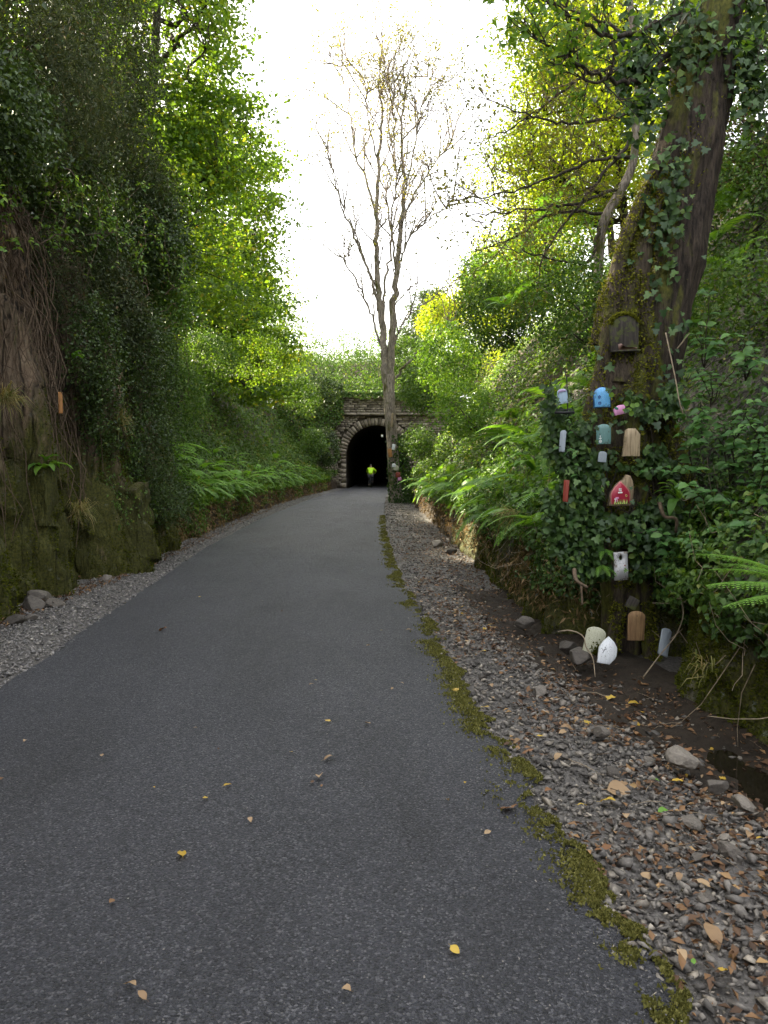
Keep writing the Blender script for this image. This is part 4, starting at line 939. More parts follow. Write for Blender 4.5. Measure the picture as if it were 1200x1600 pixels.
for (px, py, D, lab) in ((945, 870, 6.0, 'small fern beside the grey board with a hole'), (940, 895, 5.95, 'smaller fern frond cluster below the grey board')):
    c = P(px, py - 12, D + .1); t = thing('fern', lab, 'fern', c)
    for az in (150, 190, 215): put('frond', FS[az % 2], t, Matrix.Rotation(R(az), 4, 'Z') @ Matrix.Rotation(R(-20), 4, 'X') @ Matrix.Diagonal((.17, .17, .17, 1)))
# hart's tongue fern on the left rock
def strap_mesh(name, mat, L=1, w=.11, a0=70, a1=-50):
    mb = MB(); n = 12; t = np.linspace(0, 1, n); ang = np.radians(a0 + (a1 - a0) * t)
    y = np.concatenate([[0], np.cumsum(np.cos(ang[:-1]))]) / (n - 1); z = np.concatenate([[0], np.cumsum(np.sin(ang[:-1]))]) / (n - 1)
    ww = w * np.sin(np.clip(t * .9 + .1, 0, 1) * np.pi) ** .6; ww[-1] = .005
    Pq = np.stack([np.stack([-ww, y, z + .02 * np.sin(t * 16)], -1), np.stack([0 * ww, y, z - .03], -1), np.stack([ww, y, z + .02 * np.sin(t * 16 + 1)], -1)], 1); grid(mb, Pq, rnd=.45)
    return mb.mesh(name, mat, True)
ST = [strap_mesh('blade', M['fern'], 1, .10 + .02 * k, 70 - 15 * k, -40 - 15 * k) for k in range(3)]
for (px, py, D, sz, n, lab) in ((68, 735, 9.0, .36, 12, 'glossy strap leaved fern growing from the left rock face'), (115, 560, 9.6, .2, 6, 'little strap leaved fern high on the left rock face'), (1060, 780, 5.9, .26, 7, 'strap leaved fern right of the red door on the ivy bank'), (833, 735, 10, .45, 8, 'strap leaved fern among the right hand ferns')):
    c = P(px, py, D); side = -1 if px < 600 else 1
    t = thing('strap_fern', lab, 'fern', c)
    for k in range(n):
        put('blade', ST[k % 3], t, Matrix.Rotation(R(-50 if side < 0 else 50) + R(RNG.uniform(-100, 100)) + (R(-40) if side < 0 else R(40)), 4, 'Z') @ Matrix.Rotation(R(RNG.uniform(-25, 25)), 4, 'X') @ Matrix.Diagonal((sz, sz * RNG.uniform(.7, 1.1), sz, 1)))
# grass tufts on the rocks
def tuft(px, py, D, n, L, lab, lean):
    c = P(px, py, D); t = thing('grass_tuft', lab, 'grass', c); mb = MB()
    for i in range(n):
        b0 = np.array(c) + RNG.normal(size=3) * .03; d = unit(np.array(lean) + RNG.normal(size=3) * .38); l = L * RNG.uniform(.5, 1.1)
        m = b0 + d * l * .55; e = m + unit(d - np.array([0, 0, 1.3])) * l * .5; s = unit(np.cross(d, RNG.normal(size=3))) * .0035
        mb.add([b0 - s, b0 + s, m + s, m - s, e], tris=[(3, 2, 4)], quads=[(0, 1, 2, 3)], rnd=np.clip(RNG.normal(.75, .25), 0, 1))
    mb.build('blades', M['grass'], t, kind='stuff')
tuft(125, 800, 9.5, 150, .34, 'dry yellow grass tuft on the edge of the mossy rock', (.5, -.5, .3))
tuft(8, 625, 8.2, 150, .36, 'yellowish grass tuft at the left edge of the rock', (.6, -.4, .2))
tuft(1100, 1040, 4.7, 26, .2, 'dry brown grass tuft on the mossy ditch bank', (-.5, -.5, .2))
tuft(185, 660, 11, 90, .4, 'dry grass hanging on the rock over the mossy buttress', (.5, -.4, .2))
tuft(800, 800, 8.4, 70, .35, 'dry stalks hanging below the ferns', (-.5, -.3, -.2))
# ------------------------------------------------------------------ thin tree behind the leaning trunk
def branchy(mbw, mbt, ends, px, D0, D1, r0, r1, kids, ln, depth=1, jit=.03):
    k = len(px); pts = [P(a, b_, D0 + (D1 - D0) * i / (k - 1)) for i, (a, b_) in enumerate(px)]
    q = smooth_path(pts, 6 * k); q[1:-1] += RNG.normal(size=q[1:-1].shape) * jit * .5
    tube(mbw, q, np.linspace(r0, r1, len(q)), 6, rough=.1)
    for _ in range(kids):
        i = RNG.integers(int(len(q) * .2), len(q)); dd = unit(q[min(i + 1, len(q) - 1)] - q[max(i - 1, 0)])
        twigs(mbw, mbt, ends, q[i], unit(dd * .8 + RNG.normal(size=3) * .55), ln * RNG.uniform(.5, 1.2), max(r1, .006), depth)
    twigs(mbw, mbt, ends, q[-1], unit(q[-1] - q[-3]), ln * .6, r1, depth)
b0 = P(932, 440, 11.2)
tt = thing('thin_tree', 'thin crooked tree with fine tangled side branches left of the leaning trunk', 'tree', tuple(b0))
mbw, mbt, mbs, ends = MB(), MB(), MB(), []
st = smooth_path([P(932, 445, 11.2), P(936, 400, 11.2), P(944, 345, 11.2), P(966, 305, 11.2), P(986, 265, 11.2), P(994, 190, 11.2), P(997, 110, 11.2), P(985, 10, 11.2), P(980, -120, 11.3)], 44)
tube(mbs, st, np.linspace(.075, .03, 44), 8, rough=.12); mbs.build('trunk', M['bark_grey'], tt, smooth=True)
for (px, D1, kids) in (([(988, 245), (930, 250), (860, 278), (790, 300), (722, 312)], 9.6, 14), ([(974, 290), (885, 322), (800, 330), (735, 336)], 10.4, 12), ([(950, 335), (860, 335), (800, 372), (745, 392)], 11.8, 9),
        ([(994, 175), (900, 192), (830, 182), (775, 160)], 10.2, 12), ([(996, 120), (930, 110), (870, 150), (800, 200), (765, 215)], 12, 12), ([(940, 350), (915, 410), (850, 400), (800, 390)], 10.5, 6), ([(992, 210), (920, 300), (850, 400), (835, 470)], 10.6, 8), ([(990, 60), (930, 30), (880, 10), (830, -10)], 11.5, 9)):
    branchy(mbw, mbt, ends, px, 11.2, D1, .028, .007, kids, .75, 1)
mbw.build('branches', M['bark_dark'], tt, smooth=True); mbt.build('twigs', M['twig'], tt, kind='stuff')
E = np.asarray(ends); E = E[RNG.random(len(E)) < .75]
mb = MB(); cluster_leaves(mb, E, np.zeros_like(E), 8, (.11, .11, .08), .065, .5, .3); mb.build('crown', M['olive'], tt, kind='stuff')

# ------------------------------------------------------------------ the leaning mossy tree that carries the little doors
BT = P(990, 1010, 6.5)
bt = thing('mossy_tree', 'leaning old trunk with moss and ivy carrying the little painted doors', 'tree', (BT.x, 6.5, 0))
TK = [(985, 1015, 6.55, .20), (984, 920, 6.55, .21), (986, 800, 6.6, .25), (998, 690, 6.65, .27), (1010, 600, 6.7, .28), (1018, 520, 6.7, .28), (1034, 430, 6.72, .25), (1055, 330, 6.78, .24), (1080, 210, 6.85, .235), (1100, 100, 6.9, .235), (1114, 0, 6.95, .24), (1134, -150, 7.05, .23), (1165, -420, 7.3, .22), (1200, -800, 7.6, .16)]
tp = smooth_path([P(a, b_, c) for a, b_, c, _ in TK], 90)
tr_ = np.interp(np.linspace(0, 1, 90), np.linspace(0, 1, len(TK)), [k[3] for k in TK])
mb = MB(); tube(mb, tp, tr_, 64, rough=.22, seed=4)
vt = mb.v[0].reshape(90, 64, 3); th_ = np.arange(64) / 64 * 2 * np.pi; hh_ = np.arange(90)[:, None] * .09
rid = fbm(np.cos(th_)[None] * 9 + 5 + .6 * np.sin(hh_ * 1.3), np.sin(th_)[None] * 9, hh_ * .9, 601) - .5; rid2 = fbm(np.cos(th_)[None] * 3.2, np.sin(th_)[None] * 3.2 + 2, hh_ * .35, 603) - .5
mb.v[0] = (vt + unit(vt - tp[:, None, :]) * (rid * .075 + rid2 * .12)[..., None]).reshape(-1, 3)
mb.build('trunk', M['bark_big'], bt, smooth=True)
mr = MB(); RP = []
for (px, r0, r1) in (([(1030, 250, 6.62), (1003, 310, 6.52), (972, 390, 6.45), (958, 470, 6.42), (948, 560, 6.38), (930, 650, 6.36), (925, 720, 6.4)], .05, .10),
        ([(1035, 300, 6.56), (1004, 370, 6.48), (986, 440, 6.42), (978, 520, 6.38), (968, 600, 6.36)], .05, .11), ([(1040, 280, 6.5), (1015, 360, 6.44), (1003, 440, 6.42), (1010, 520, 6.4), (1018, 590, 6.4), (1030, 660, 6.38)], .035, .085),
        ([(1012, 330, 6.56), (975, 410, 6.5), (952, 465, 6.5), (940, 540, 6.5)], .05, .09), ([(1000, 560, 6.35), (985, 640, 6.3), (990, 720, 6.35), (1000, 800, 6.4)], .12, .10), ([(960, 590, 6.4), (950, 660, 6.38), (965, 740, 6.4), (970, 840, 6.45)], .12, .08),
        ([(1020, 600, 6.45), (1050, 690, 6.4), (1075, 760, 6.35), (1085, 810, 6.4)], .10, .035), ([(975, 900, 6.4), (965, 960, 6.38), (955, 1020, 6.3), (945, 1060, 6.15)], .05, .055), ([(998, 905, 6.4), (1010, 980, 6.38), (1020, 1050, 6.2)], .07, .06)):
    q = smooth_path([P(*p) for p in px], 26); rr = np.linspace(r0, r1, 26); RP.append((q, rr)); tube(mr, q, rr, 10, rough=.35, seed=int(px[0][0]))
mr.build('mossy_roots', M['bark_moss'], bt, smooth=True)
mk = MB()
for (q, rr) in RP:
    n = int(5200 * rr.mean() / .08 * len(q) / 26 * .6); i = RNG.integers(0, len(q), n); d = unit(RNG.normal(size=(n, 3)) + np.array([-.2, -.7, .25]))
    c = q[i] + d * rr[i][:, None] * 1.02 + RNG.normal(size=(n, 3)) * .012; kk = vnoise(c[:, 0] * 7, c[:, 1] * 7, c[:, 2] * 7, 8) > .34
    spikes(mk, c[kk], d[kk], .024, .02, np.clip(RNG.normal(.5, .25, kk.sum()), 0, 1))
i = RNG.integers(10, 44, 9000); d = unit(RNG.normal(size=(9000, 3)) * .6 + np.array([-.9, -.45, .1])); c = tp[i] + d * tr_[i][:, None] * 1.03 + RNG.normal(size=(9000, 3)) * .02
kk = vnoise(c[:, 0] * 5, c[:, 1] * 5, c[:, 2] * 4, 18) > .5; spikes(mk, c[kk], d[kk], .022, .02, np.clip(RNG.normal(.45, .25, kk.sum()), 0, 1))
mk.build('moss', M['moss_bright'], bt, kind='stuff')
mbw, mbt, ends = MB(), MB(), []
branchy(mbw, mbt, ends, [(1060, 20), (1000, 50), (955, 58), (905, 32), (850, 8)], 6.8, 6.2, .032, .006, 9, .4, 1)
branchy(mbw, mbt, ends, [(1050, 80), (990, 125), (940, 118), (880, 85), (838, 60)], 6.8, 6.0, .028, .005, 10, .4, 1)
branchy(mbw, mbt, ends, [(960, 55), (955, 110), (925, 130), (895, 70), (885, 10)], 6.4, 6.3, .014, .005, 7, .35, 1)
branchy(mbw, mbt, ends, [(1110, -60), (1000, -90), (900, -70), (800, -20)], 6.9, 6.0, .03, .006, 9, .4, 1)
branchy(mbw, mbt, ends, [(1115, -30), (1170, -20), (1230, 60), (1260, 130)], 6.9, 6.3, .03, .006, 8, .4, 1)
mbw.build('branches', M['bark_dark'], bt, smooth=True); mbt.build('twigs', M['stem_dark'], bt, kind='stuff')
E = np.asarray(ends); mb = MB(); cluster_leaves(mb, E, np.zeros_like(E), 5, (.07, .07, .05), .075, .5, .3); mb.build('crown', M['bright'], bt, kind='stuff')

# ivy on the trunk: every larger leaf its own piece
def ivy_leaf_mesh(name, mat, seed):
    rs = np.random.default_rng(seed); o = [(0, 0), (.30, -.10), (.52, .12), (.26, .34), (.34, .62), (.10, .66), (0, 1.0), (-.10, .66), (-.34, .62), (-.26, .34), (-.52, .12), (-.30, -.10)]
    v = [(a * rs.uniform(.9, 1.1), b_ * rs.uniform(.92, 1.08), .16 * abs(a) - .12 * b_ * b_) for a, b_ in o] + [(0, .35, -.03)]
    mb = MB(); mb.add(v, tris=[(12, k, (k + 1) % 12) for k in range(12)], rnd=rs.uniform(.2, .8)); return mb.mesh(name, mat)
M['ivy_near'] = leafmat('ivy_leaf_near', [(0, (0.016, 0.045, 0.012)), (0.6, (0.036, 0.085, 0.02)), (0.85, (0.06, 0.12, 0.028)), (1, (0.10, 0.18, 0.04))], 0.22, 0.4, 0.4, per_object=True)
M['nettle'] = leafmat('broad_leaf', [(0, (0.03, 0.09, 0.02)), (0.6, (0.06, 0.15, 0.035)), (1, (0.10, 0.21, 0.05))], 0.3, 0.45, 0.35, per_object=True)
IL = [ivy_leaf_mesh('leaf', M['ivy_near'], k) for k in range(5)]
def place_leaf(mesh, parent, loc, nrm, size, downaxis=True, name='leaf'):
    n = Vector(tuple(nrm)).normalized(); a = Vector((RNG.normal() * .6, RNG.normal() * .3, -1.0 if downaxis else RNG.normal()))
    a = (a - n * a.dot(n)).normalized(); b_ = a.cross(n)
    m = Matrix((b_, a, n)).transposed().to_4x4(); off = Vector(ORIGIN.get(parent.name, (0, 0, 0)))
    put(name, mesh, parent, Matrix.Translation(Vector(tuple(loc)) - off) @ m @ Matrix.Diagonal((size, size, size, 1)))
DOORS_PX = [(940, 621, 17, 22), (968, 640, 16, 14), (880, 620, 12, 14), (943, 679, 17, 21), (983, 692, 19, 28), (970, 768, 26, 31), (969, 885, 17, 30), (975, 525, 28, 32), (986, 938, 16, 16), (992, 977, 18, 28)]
def door_free(px, py, m=2):
    return all(abs(px - a) > w + m or abs(py - b_) > h + m for a, b_, w, h in DOORS_PX)
iv = thing('ivy', 'glossy ivy climbing the mossy trunk around and below the little doors', 'ivy', (BT.x, 6.4, .4))
cnt = 0
for (cx, cyy, sx, sy, n, D) in ((1040, 285, 26, 30, 22, 6.42), (1030, 375, 26, 34, 24, 6.38), (1045, 235, 30, 25, 12, 6.5), (1000, 150, 28, 50, 34, 6.6), (1010, 60, 30, 50, 24, 6.6), (1165, 110, 20, 50, 26, 6.6), (1075, 20, 30, 30, 10, 6.6), (1055, 500, 28, 16, 12, 6.32), (1030, 440, 14, 18, 6, 6.36), (1085, 150, 18, 40, 12, 6.55),
        (948, 590, 16, 24, 8, 6.2), (1046, 560, 18, 24, 10, 6.25), (1040, 640, 18, 40, 14, 6.2), (930, 745, 40, 50, 34, 6.15), (985, 830, 40, 26, 44, 6.1), (1020, 870, 26, 30, 22, 6.12), (900, 700, 28, 40, 26, 6.18), (925, 655, 20, 20, 8, 6.15)):
    for _ in range(n):
        px, py = cx + RNG.normal() * sx * .8, cyy + RNG.normal() * sy * .8
        if cnt >= 272 or not door_free(px, py + 3): continue
        place_leaf(IL[RNG.integers(5)], iv, P(px, py, D + RNG.normal() * .05), (RNG.normal() * .45 - .1, -1, .45 + RNG.normal() * .35), RNG.uniform(.045, .085) * (D / 6.3)); cnt += 1
for (a, b_, w, h) in DOORS_PX[:7]:
    for _ in range(3):
        sx = RNG.choice([-1, 1]); place_leaf(IL[RNG.integers(5)], iv, P(a + sx * w * RNG.uniform(.55, .95), b_ - h * RNG.uniform(-.6, .9), 5.93), (RNG.normal() * .4, -1, .4), RNG.uniform(.03, .05)); cnt += 1
mb = MB(); n = 9000; px = RNG.uniform(845, 1065, n); py = RNG.uniform(600, 905, n)
k = np.array([door_free(a, b_, 3) for a, b_ in zip(px, py)]) & (fbm(px / 45, py / 45, 0, 90) + .12 * sstep(700, 860, py) + .12 * sstep(960, 880, px) > .52) & (px < 1065 - 40 * sstep(830, 900, py)) & (px > 850 + 40 * sstep(840, 900, py))
px, py = px[k], py[k]; C = np.array([P(a, b_, d) for a, b_, d in zip(px, py, RNG.uniform(6.12, 6.42, len(px)))])
ls = RNG.uniform(.035, .065, len(C)); leaves(mb, C, np.array([-.1, -1, .55]) + RNG.normal(size=C.shape) * .5, ls, ls * .9, np.clip(RNG.normal(.45, .28, len(C)), 0, 1), near=True, droop=.9)
for (cx, cyy, sx, sy, n, D) in ((1000, 120, 32, 70, 420, 6.72), (1175, 90, 26, 70, 420, 6.75), (1040, 330, 24, 70, 200, 6.48), (1080, 60, 36, 60, 260, 6.68)):
    px = cx + RNG.normal(size=n) * sx * .7; py = cyy + RNG.normal(size=n) * sy * .7; C = np.array([P(a, b_, d) for a, b_, d in zip(px, py, D + RNG.normal(size=n) * .08)])
    ls = RNG.uniform(.05, .085, n); leaves(mb, C, np.array([-.1, -1, .4]) + RNG.normal(size=C.shape) * .5, ls, ls * .9, np.clip(RNG.normal(.45, .3, n), 0, 1), near=True, droop=.9)
mb.build('foliage', M['ivy'], iv, kind='stuff')
mb = MB()
for k in range(26):
    a, b_ = RNG.uniform(870, 1050), RNG.uniform(640, 760); q = smooth_path([P(a, b_, 6.35), P(a + RNG.normal() * 20, b_ + 60, 6.28), P(a + RNG.normal() * 30, b_ + 130, 6.3)], 8); tube(mb, q, .006, 4)
mb.build('stems', M['stem_dark'], iv, smooth=True)

# broad leaved plants (brambles and nettles) on the bank right of the trunk
def broad_leaf_mesh(name, mat, seed, w=.36):
    rs = np.random.default_rng(seed); n = 9; t = np.linspace(0, 1, n); ww = w * np.sin(np.pi * t ** .75) ** .8 * (1 + .08 * np.where(np.arange(n) % 2, 1, -1)); ww[0] = .01; ww[-1] = 0
    z = -.25 * t ** 2; Pq = np.stack([np.stack([-ww, t, z + ww * .35], -1), np.stack([0 * t, t, z], -1), np.stack([ww, t, z + ww * .35], -1)], 1)
    mb = MB(); grid(mb, Pq, rnd=rs.uniform(.1, .9)); return mb.mesh(name, mat)
BL = [broad_leaf_mesh('leaf', M['nettle'], k, .3 + .05 * (k % 3)) for k in range(5)]
BR = [(1110, 600, 5.9, 'bramble in the dark hollow right of the mossy trunk'), (1165, 560, 5.8, 'bramble at the right edge level with the dark weathered board'), (1090, 665, 5.9, 'bramble below the hollow right of the trunk'), (1150, 650, 5.6, 'broad leaved plant at the right edge above the nettles'), (1080, 720, 5.9, 'broad leaved plant right of the red door'),
      (1140, 720, 5.6, 'nettle like plant in the thick of the leaves at the right'), (1180, 760, 5.3, 'nettle like plant at the right edge'), (1110, 780, 5.6, 'nettle like plant over the strap leaved fern'), (1150, 820, 5.3, 'nettle like plant low on the right bank'), (1070, 830, 5.8, 'broad leaves to the right of the ivy curtain'), (1045, 880, 5.9, 'big leaved plant hanging by the grey holed board'), (1110, 860, 5.5, 'broad leaved plant above the lime green fern'), (1180, 690, 5.4, 'bramble spray at the edge above the nettle like plants'), (1100, 540, 6.2, 'small leaved bramble beside the trunk where ivy crosses it'), (1185, 860, 5.0, 'broad leaves right beside the lime green fern'), (900, 690, 6.1, 'rose like leaves growing left of the teal door'), (885, 780, 6.2, 'small leaves by the thin red board in the ivy')]
for (px, py, D, lab) in BR:
    c = P(px, py + 35, D + .15); t = thing('bramble', lab, 'plant', tuple(c), 'broad leaved plants on the right bank'); mbs = MB(); n = 0
    for s in range(5):
        e = P(px + RNG.normal() * 30, py + RNG.normal() * 30 - 12, D - RNG.uniform(0, .25)); q = wander(c, e, 8, .012, (0, -.05, .06)); tube(mbs, q, np.linspace(.005, .002, 8), 4)
        for k in range(2, 8):
            if RNG.random() < .3: continue
            for sg in ((-1, 1) if px > 1000 else (1,)):
                if not door_free(px, py) and px < 1000: continue
                d = unit(q[k] - q[k - 1]); a = Vector(tuple(unit(np.cross(d, [0, 0.3, 1])) * sg + d * .4 + np.array([0, -.35, -.1]))).normalized()
                nn = Vector((RNG.normal() * .3, -.55, 1 + RNG.normal() * .3)); nn = (nn - a * nn.dot(a)).normalized(); b_ = a.cross(nn)
                sz = RNG.uniform(.05, .095) * (1 if px > 1000 else .6); put('leaf', BL[RNG.integers(5)], t, Matrix.Translation(Vector(tuple(q[k])) - c) @ Matrix((b_, a, nn)).transposed().to_4x4() @ Matrix.Diagonal((sz, sz, sz, 1)))
    mbs.build('stem', M['stem_dark'], t, smooth=True)
# navelwort discs beside the pink board
t = thing('navelwort', 'round leaved navelwort in the moss beside the pink board', 'plant', P(985, 640, 6.12)); off = Vector(ORIGIN[t.name])
mb = MB(); a = np.linspace(0, 2 * np.pi, 10, endpoint=False); mb.add(np.concatenate([np.stack([np.cos(a), np.sin(a), .25 + 0 * a], -1), [[0, 0, 0]]]), tris=[(10, k, (k + 1) % 10) for k in range(10)], rnd=.6); nv = mb.mesh('leaf', M['bright'])
for (px, py) in ((978, 631), (983, 640), (988, 634), (995, 633), (976, 642), (986, 646), (955, 617)):
    put('leaf', nv, t, Matrix.Translation(P(px, py, 6.0) - off) @ Euler((R(70 + RNG.normal() * 15), R(RNG.normal() * 15), 0)).to_matrix().to_4x4() @ Matrix.Diagonal((.021, .021, .021, 1)))

# ------------------------------------------------------------------ the little doors
def paint(name, col, wear=(0.09, 0.07, 0.05), amount=.35, scale=18, rough=.45, speck=None, grain=True):
    m, nt, b, out = newmat(name); v = coords(nt); vg = coords(nt, (1, 1, .15))
    n = noise(nt, v, scale, 7, .7); g = noise(nt, vg, 70, 4)
    c = mix(nt, .35, col, ramp(nt, g, [(.3, tuple(x * .6 for x in col)), (.7, tuple(min(1, x * 1.3) for x in col))]))
    c = mix(nt, ramp(nt, n, [(.72 - amount * .3, (0, 0, 0)), (.76 - amount * .3, (1, 1, 1))]), c, wear)
    if speck: c = mix(nt, ramp(nt, voro(nt, v, speck[1]), [(speck[2], (1, 1, 1)), (speck[2] + .05, (0, 0, 0))]), c, speck[0])
    nt.links.new(c, b.inputs['Base Color']); b.inputs['Roughness'].default_value = rough; bump(nt, b, math_(nt, 'ADD', g, n), .4, .002); return m
def wood(name, a, bb, rough=.7, moss=0.0, gs=60):
    m, nt, b, out = newmat(name); vg = coords(nt, (1, 1, .07)); v = coords(nt)
    g = noise(nt, vg, gs, 6, .7); c = ramp(nt, g, [(.38, a), (.62, bb)]); c = mix(nt, .5, c, ramp(nt, noise(nt, v, 9, 5), [(.3, (.55, .53, .5)), (.7, (1.15, 1.12, 1.1))]), 'MULTIPLY')
    if moss: c = mix(nt, ramp(nt, noise(nt, v, 14, 6, .7), [(.66 - moss * .3, (0, 0, 0)), (.74 - moss * .3, (1, 1, 1))]), c, (.06, .07, .015))
    nt.links.new(c, b.inputs['Base Color']); b.inputs['Roughness'].default_value = rough; bump(nt, b, g, .6, .003); return m
def outline(kind, w, h):
    h2 = w / 2
    if kind == 'arch':
        k = h - h2; return [(-h2, 0), (h2, 0)] + [(h2 * math.cos(a), k + h2 * math.sin(a)) for a in np.linspace(0, math.pi, 13)]
    if kind == 'flatarch':
        k = h - h2 * .62; return [(-h2, 0), (h2, 0)] + [(h2 * math.cos(a), k + h2 * .62 * math.sin(a)) for a in np.linspace(0, math.pi, 11)]
    if kind == 'gothic':
        k = h * .38; p = [(h2 * math.cos(a) ** .75 if math.cos(a) > 1e-6 else 0, k + (h - k) * math.sin(a) ** 1.0) for a in np.linspace(0, math.pi / 2, 9)]
        p = [(h2 * (1 - t ** 1.7), k + (h - k) * t) for t in np.linspace(0, 1, 9)]; return [(-h2 * .94, 0), (h2 * .94, 0)] + p + [(-a, b_) for a, b_ in p[-2::-1]]
    if kind == 'clip': return [(-h2, 0), (h2, 0), (h2, h * .80), (h2 * .45, h), (-h2 * .3, h), (-h2 * .62, h * .93), (-h2 * .75, h * .62), (-h2 * .8, h * .3)]
    if kind == 'point': return [(-h2 * .95, 0), (h2 * .35, -.004), (h2 * .85, h * .2), (h2, h * .32), (h2, h * .62), (h2 * .62, h * .83), (h2 * .05, h), (-h2 * .5, h * .80), (-h2 * .84, h * .58)]
    if kind == 'slat': return [(-h2, 0), (h2, .0), (h2 * 1.0, h * .93), (h2 * .4, h), (-h2 * .6, h * .96), (-h2 * 1.02, h * .9)]
    return [(-h2, 0), (h2, 0), (h2, h), (-h2, h)]
def plate(mb, ol, th, bev=.0025, y0=0.0, z0=0.0, x0=0.0, rnd=None):
    """slab with chamfered front edge; front face looks along -y"""
    o = np.array(ol); n = len(o); c = o.mean(0); sc = 1 - bev * 2 / max(np.ptp(o[:, 0]), 1e-4); inn = c + (o - c) * sc
    L3 = lambda q, y: np.c_[q[:, 0] + x0, np.full(n, y), q[:, 1] + z0]
    v = np.concatenate([L3(o, y0), L3(o, y0 - th + bev), L3(inn, y0 - th), [[c[0] + x0, y0 - th, c[1] + z0]], [[c[0] + x0, y0, c[1] + z0]]])
    i = np.arange(n); j = (i + 1) % n
    q = np.concatenate([np.c_[i, j, n + j, n + i], np.c_[n + i, n + j, 2 * n + j, 2 * n + i]])
    t = np.concatenate([np.c_[2 * n + i, 2 * n + j, np.full(n, 3 * n)], np.c_[j, i, np.full(n, 3 * n + 1)]])
    mb.add(v, tris=t, quads=q, rnd=rnd)
def lthing(name, label, cat, px, py, D, roll=0, yaw=0, pitch=0, group=None):
    if 800 < px and py < 915: D += .06
    t = thing(name, label, cat, P(px, py, D), group); ORIGIN[t.name] = (0, 0, 0); t.rotation_euler = (R(pitch), R(roll), R(yaw)); return t
def disc(mb, x, z, r, y, th=.0015, n=10): plate(mb, [(r * math.cos(a), r * math.sin(a)) for a in np.linspace(0, 2 * math.pi, n, endpoint=False)], th, .0004, y, z, x)
def ring(mb, x, z, r, t, y, n=14): tube(mb, [(x + r * math.cos(a), y, z + r * math.sin(a)) for a in np.linspace(0, 2 * math.pi, n)], t, 5)
GD = 'little fairy doors on the mossy tree'
M['white_paint'] = paint('white_paint', (.70, .73, .76), (.16, .15, .13), .32, 34, .5, ((.05, .05, .05), 75, .12))
M['cream_paint'] = paint('cream_paint', (.42, .42, .31), (.10, .11, .04), .35, 16, .6, ((.07, .07, .04), 110, .16))
M['grey_paint'] = paint('flaking_grey_paint', (.40, .40, .41), (.14, .11, .085), .5, 26, .6, ((.05, .03, .025), 60, .15))
M['blue_paint'] = paint('blue_paint', (.11, .36, .66), (.06, .17, .30), .5, 30, .45, ((.55, .75, .9), 190, .14))
M['dark_blue'] = plainmat('dark_blue', (.02, .08, .22), .4)
M['teal_paint'] = paint('teal_paint', (.10, .21, .20), (.05, .075, .05), .5, 24, .45)
M['pink_paint'] = paint('pink_paint', (.62, .27, .48), (.55, .45, .5), .3, 25, .5)
M['red_paint'] = paint('red_paint', (.33, .018, .045), (.2, .02, .03), .1, 15, .4)
M['pale_blue'] = paint('pale_blue_paint', (.30, .41, .52), (.12, .12, .11), .5, 24, .5)
M['slate_paint'] = paint('slate_blue_paint', (.27, .31, .35), (.16, .18, .19), .3, 25, .6)
M['rust_red'] = paint('rusty_red_paint', (.22, .035, .02), (.08, .04, .03), .4, 20, .6)
M['wood_pale'] = wood('pale_wood', (.20, .145, .08), (.45, .36, .235), .7, .2)
M['wood_tan'] = wood('tan_wood', (.16, .088, .038), (.34, .215, .105))
M['wood_dark'] = wood('dark_wood', (.016, .013, .011), (.062, .052, .044), .85, .55)
M['wood_slab'] = wood('slab_wood', (.12, .085, .05), (.33, .255, .16), .8, .2)
M['wood_orange'] = wood('orange_wood', (.30, .13, .035), (.45, .22, .07))
M['white'] = plainmat('white_detail', (.75, .75, .72), .5, .06)
M['yellow_p'] = plainmat('yellow_detail', (.62, .55, .18), .5, .1)
M['green_p'] = plainmat('green_detail', (.16, .28, .06), .5, .2)
M['green_dark'] = plainmat('dark_green_detail', (.02, .16, .10), .5, .2)
M['black_iron'] = plainmat('black_iron', (.015, .015, .017), .5, .2)
u = 6.05 / FPX
# 1 dark weathered board with a mossy head
t = lthing('fairy_door', 'dark weathered arched board with a mossy top, highest on the mossy trunk', 'fairy door', 974, 548, 6.2, -3, 4, 4, GD)
mb = MB(); plate(mb, outline('flatarch', 46 * u, 56 * u), .03, .004); mb.build('panel', M['wood_dark'], t)
mb = MB(); box(mb, (0, -.034, -.004), (45 * u, .075, .012)); mb.build('ledge', M['wood_dark'], t)
mb = MB(); plate(mb, [(-.05, 0), (.1, .004), (.1, .014), (.0, .016), (-.03, .05), (-.055, .045)], .003, .0006, -.031, .006); mb.build('peeling_strip', paint('brown_flake', (.17, .10, .075), (.3, .26, .22), .4, 40), t)
mb = MB(); n = 1500; a = RNG.uniform(.2, math.pi - .1, n); rr = RNG.uniform(.86, 1.08, n); C = np.stack([23 * u * rr * np.cos(a), -.034 + RNG.random(n) * .03, 40 * u + 17 * u * rr * np.sin(a)], -1)
spikes(mb, C, np.array([0, -.5, 1.0]) + 0 * C, .022, .018, np.clip(RNG.normal(.5, .25, n), 0, 1)); mb.build('moss', M['moss_bright'], t, kind='stuff')
# 2 blue
t = lthing('fairy_door', 'light blue arched door with dark blue flowers, highest of the painted ones', 'fairy door', 940.5, 636, 6.0, -2, -6, 0, GD)
mb = MB(); plate(mb, outline('arch', 23.5 * u, 30 * u), .022, .002); mb.build('panel', M['blue_paint'], t)
mb = MB(); plate(mb, outline('arch', 26 * u, 32 * u), .014, .001, .006, -.006); mb.build('backing', M['dark_blue'], t)
for (x, z) in ((-.022, .078), (-.02, .03)):
    mb = MB()
    for k in range(5): a = k * 1.257; disc(mb, x + .008 * math.cos(a), z + .008 * math.sin(a), .006, -.0222, .0012 + k * .0002, 8)
    mb.build('flower', M['dark_blue'], t)
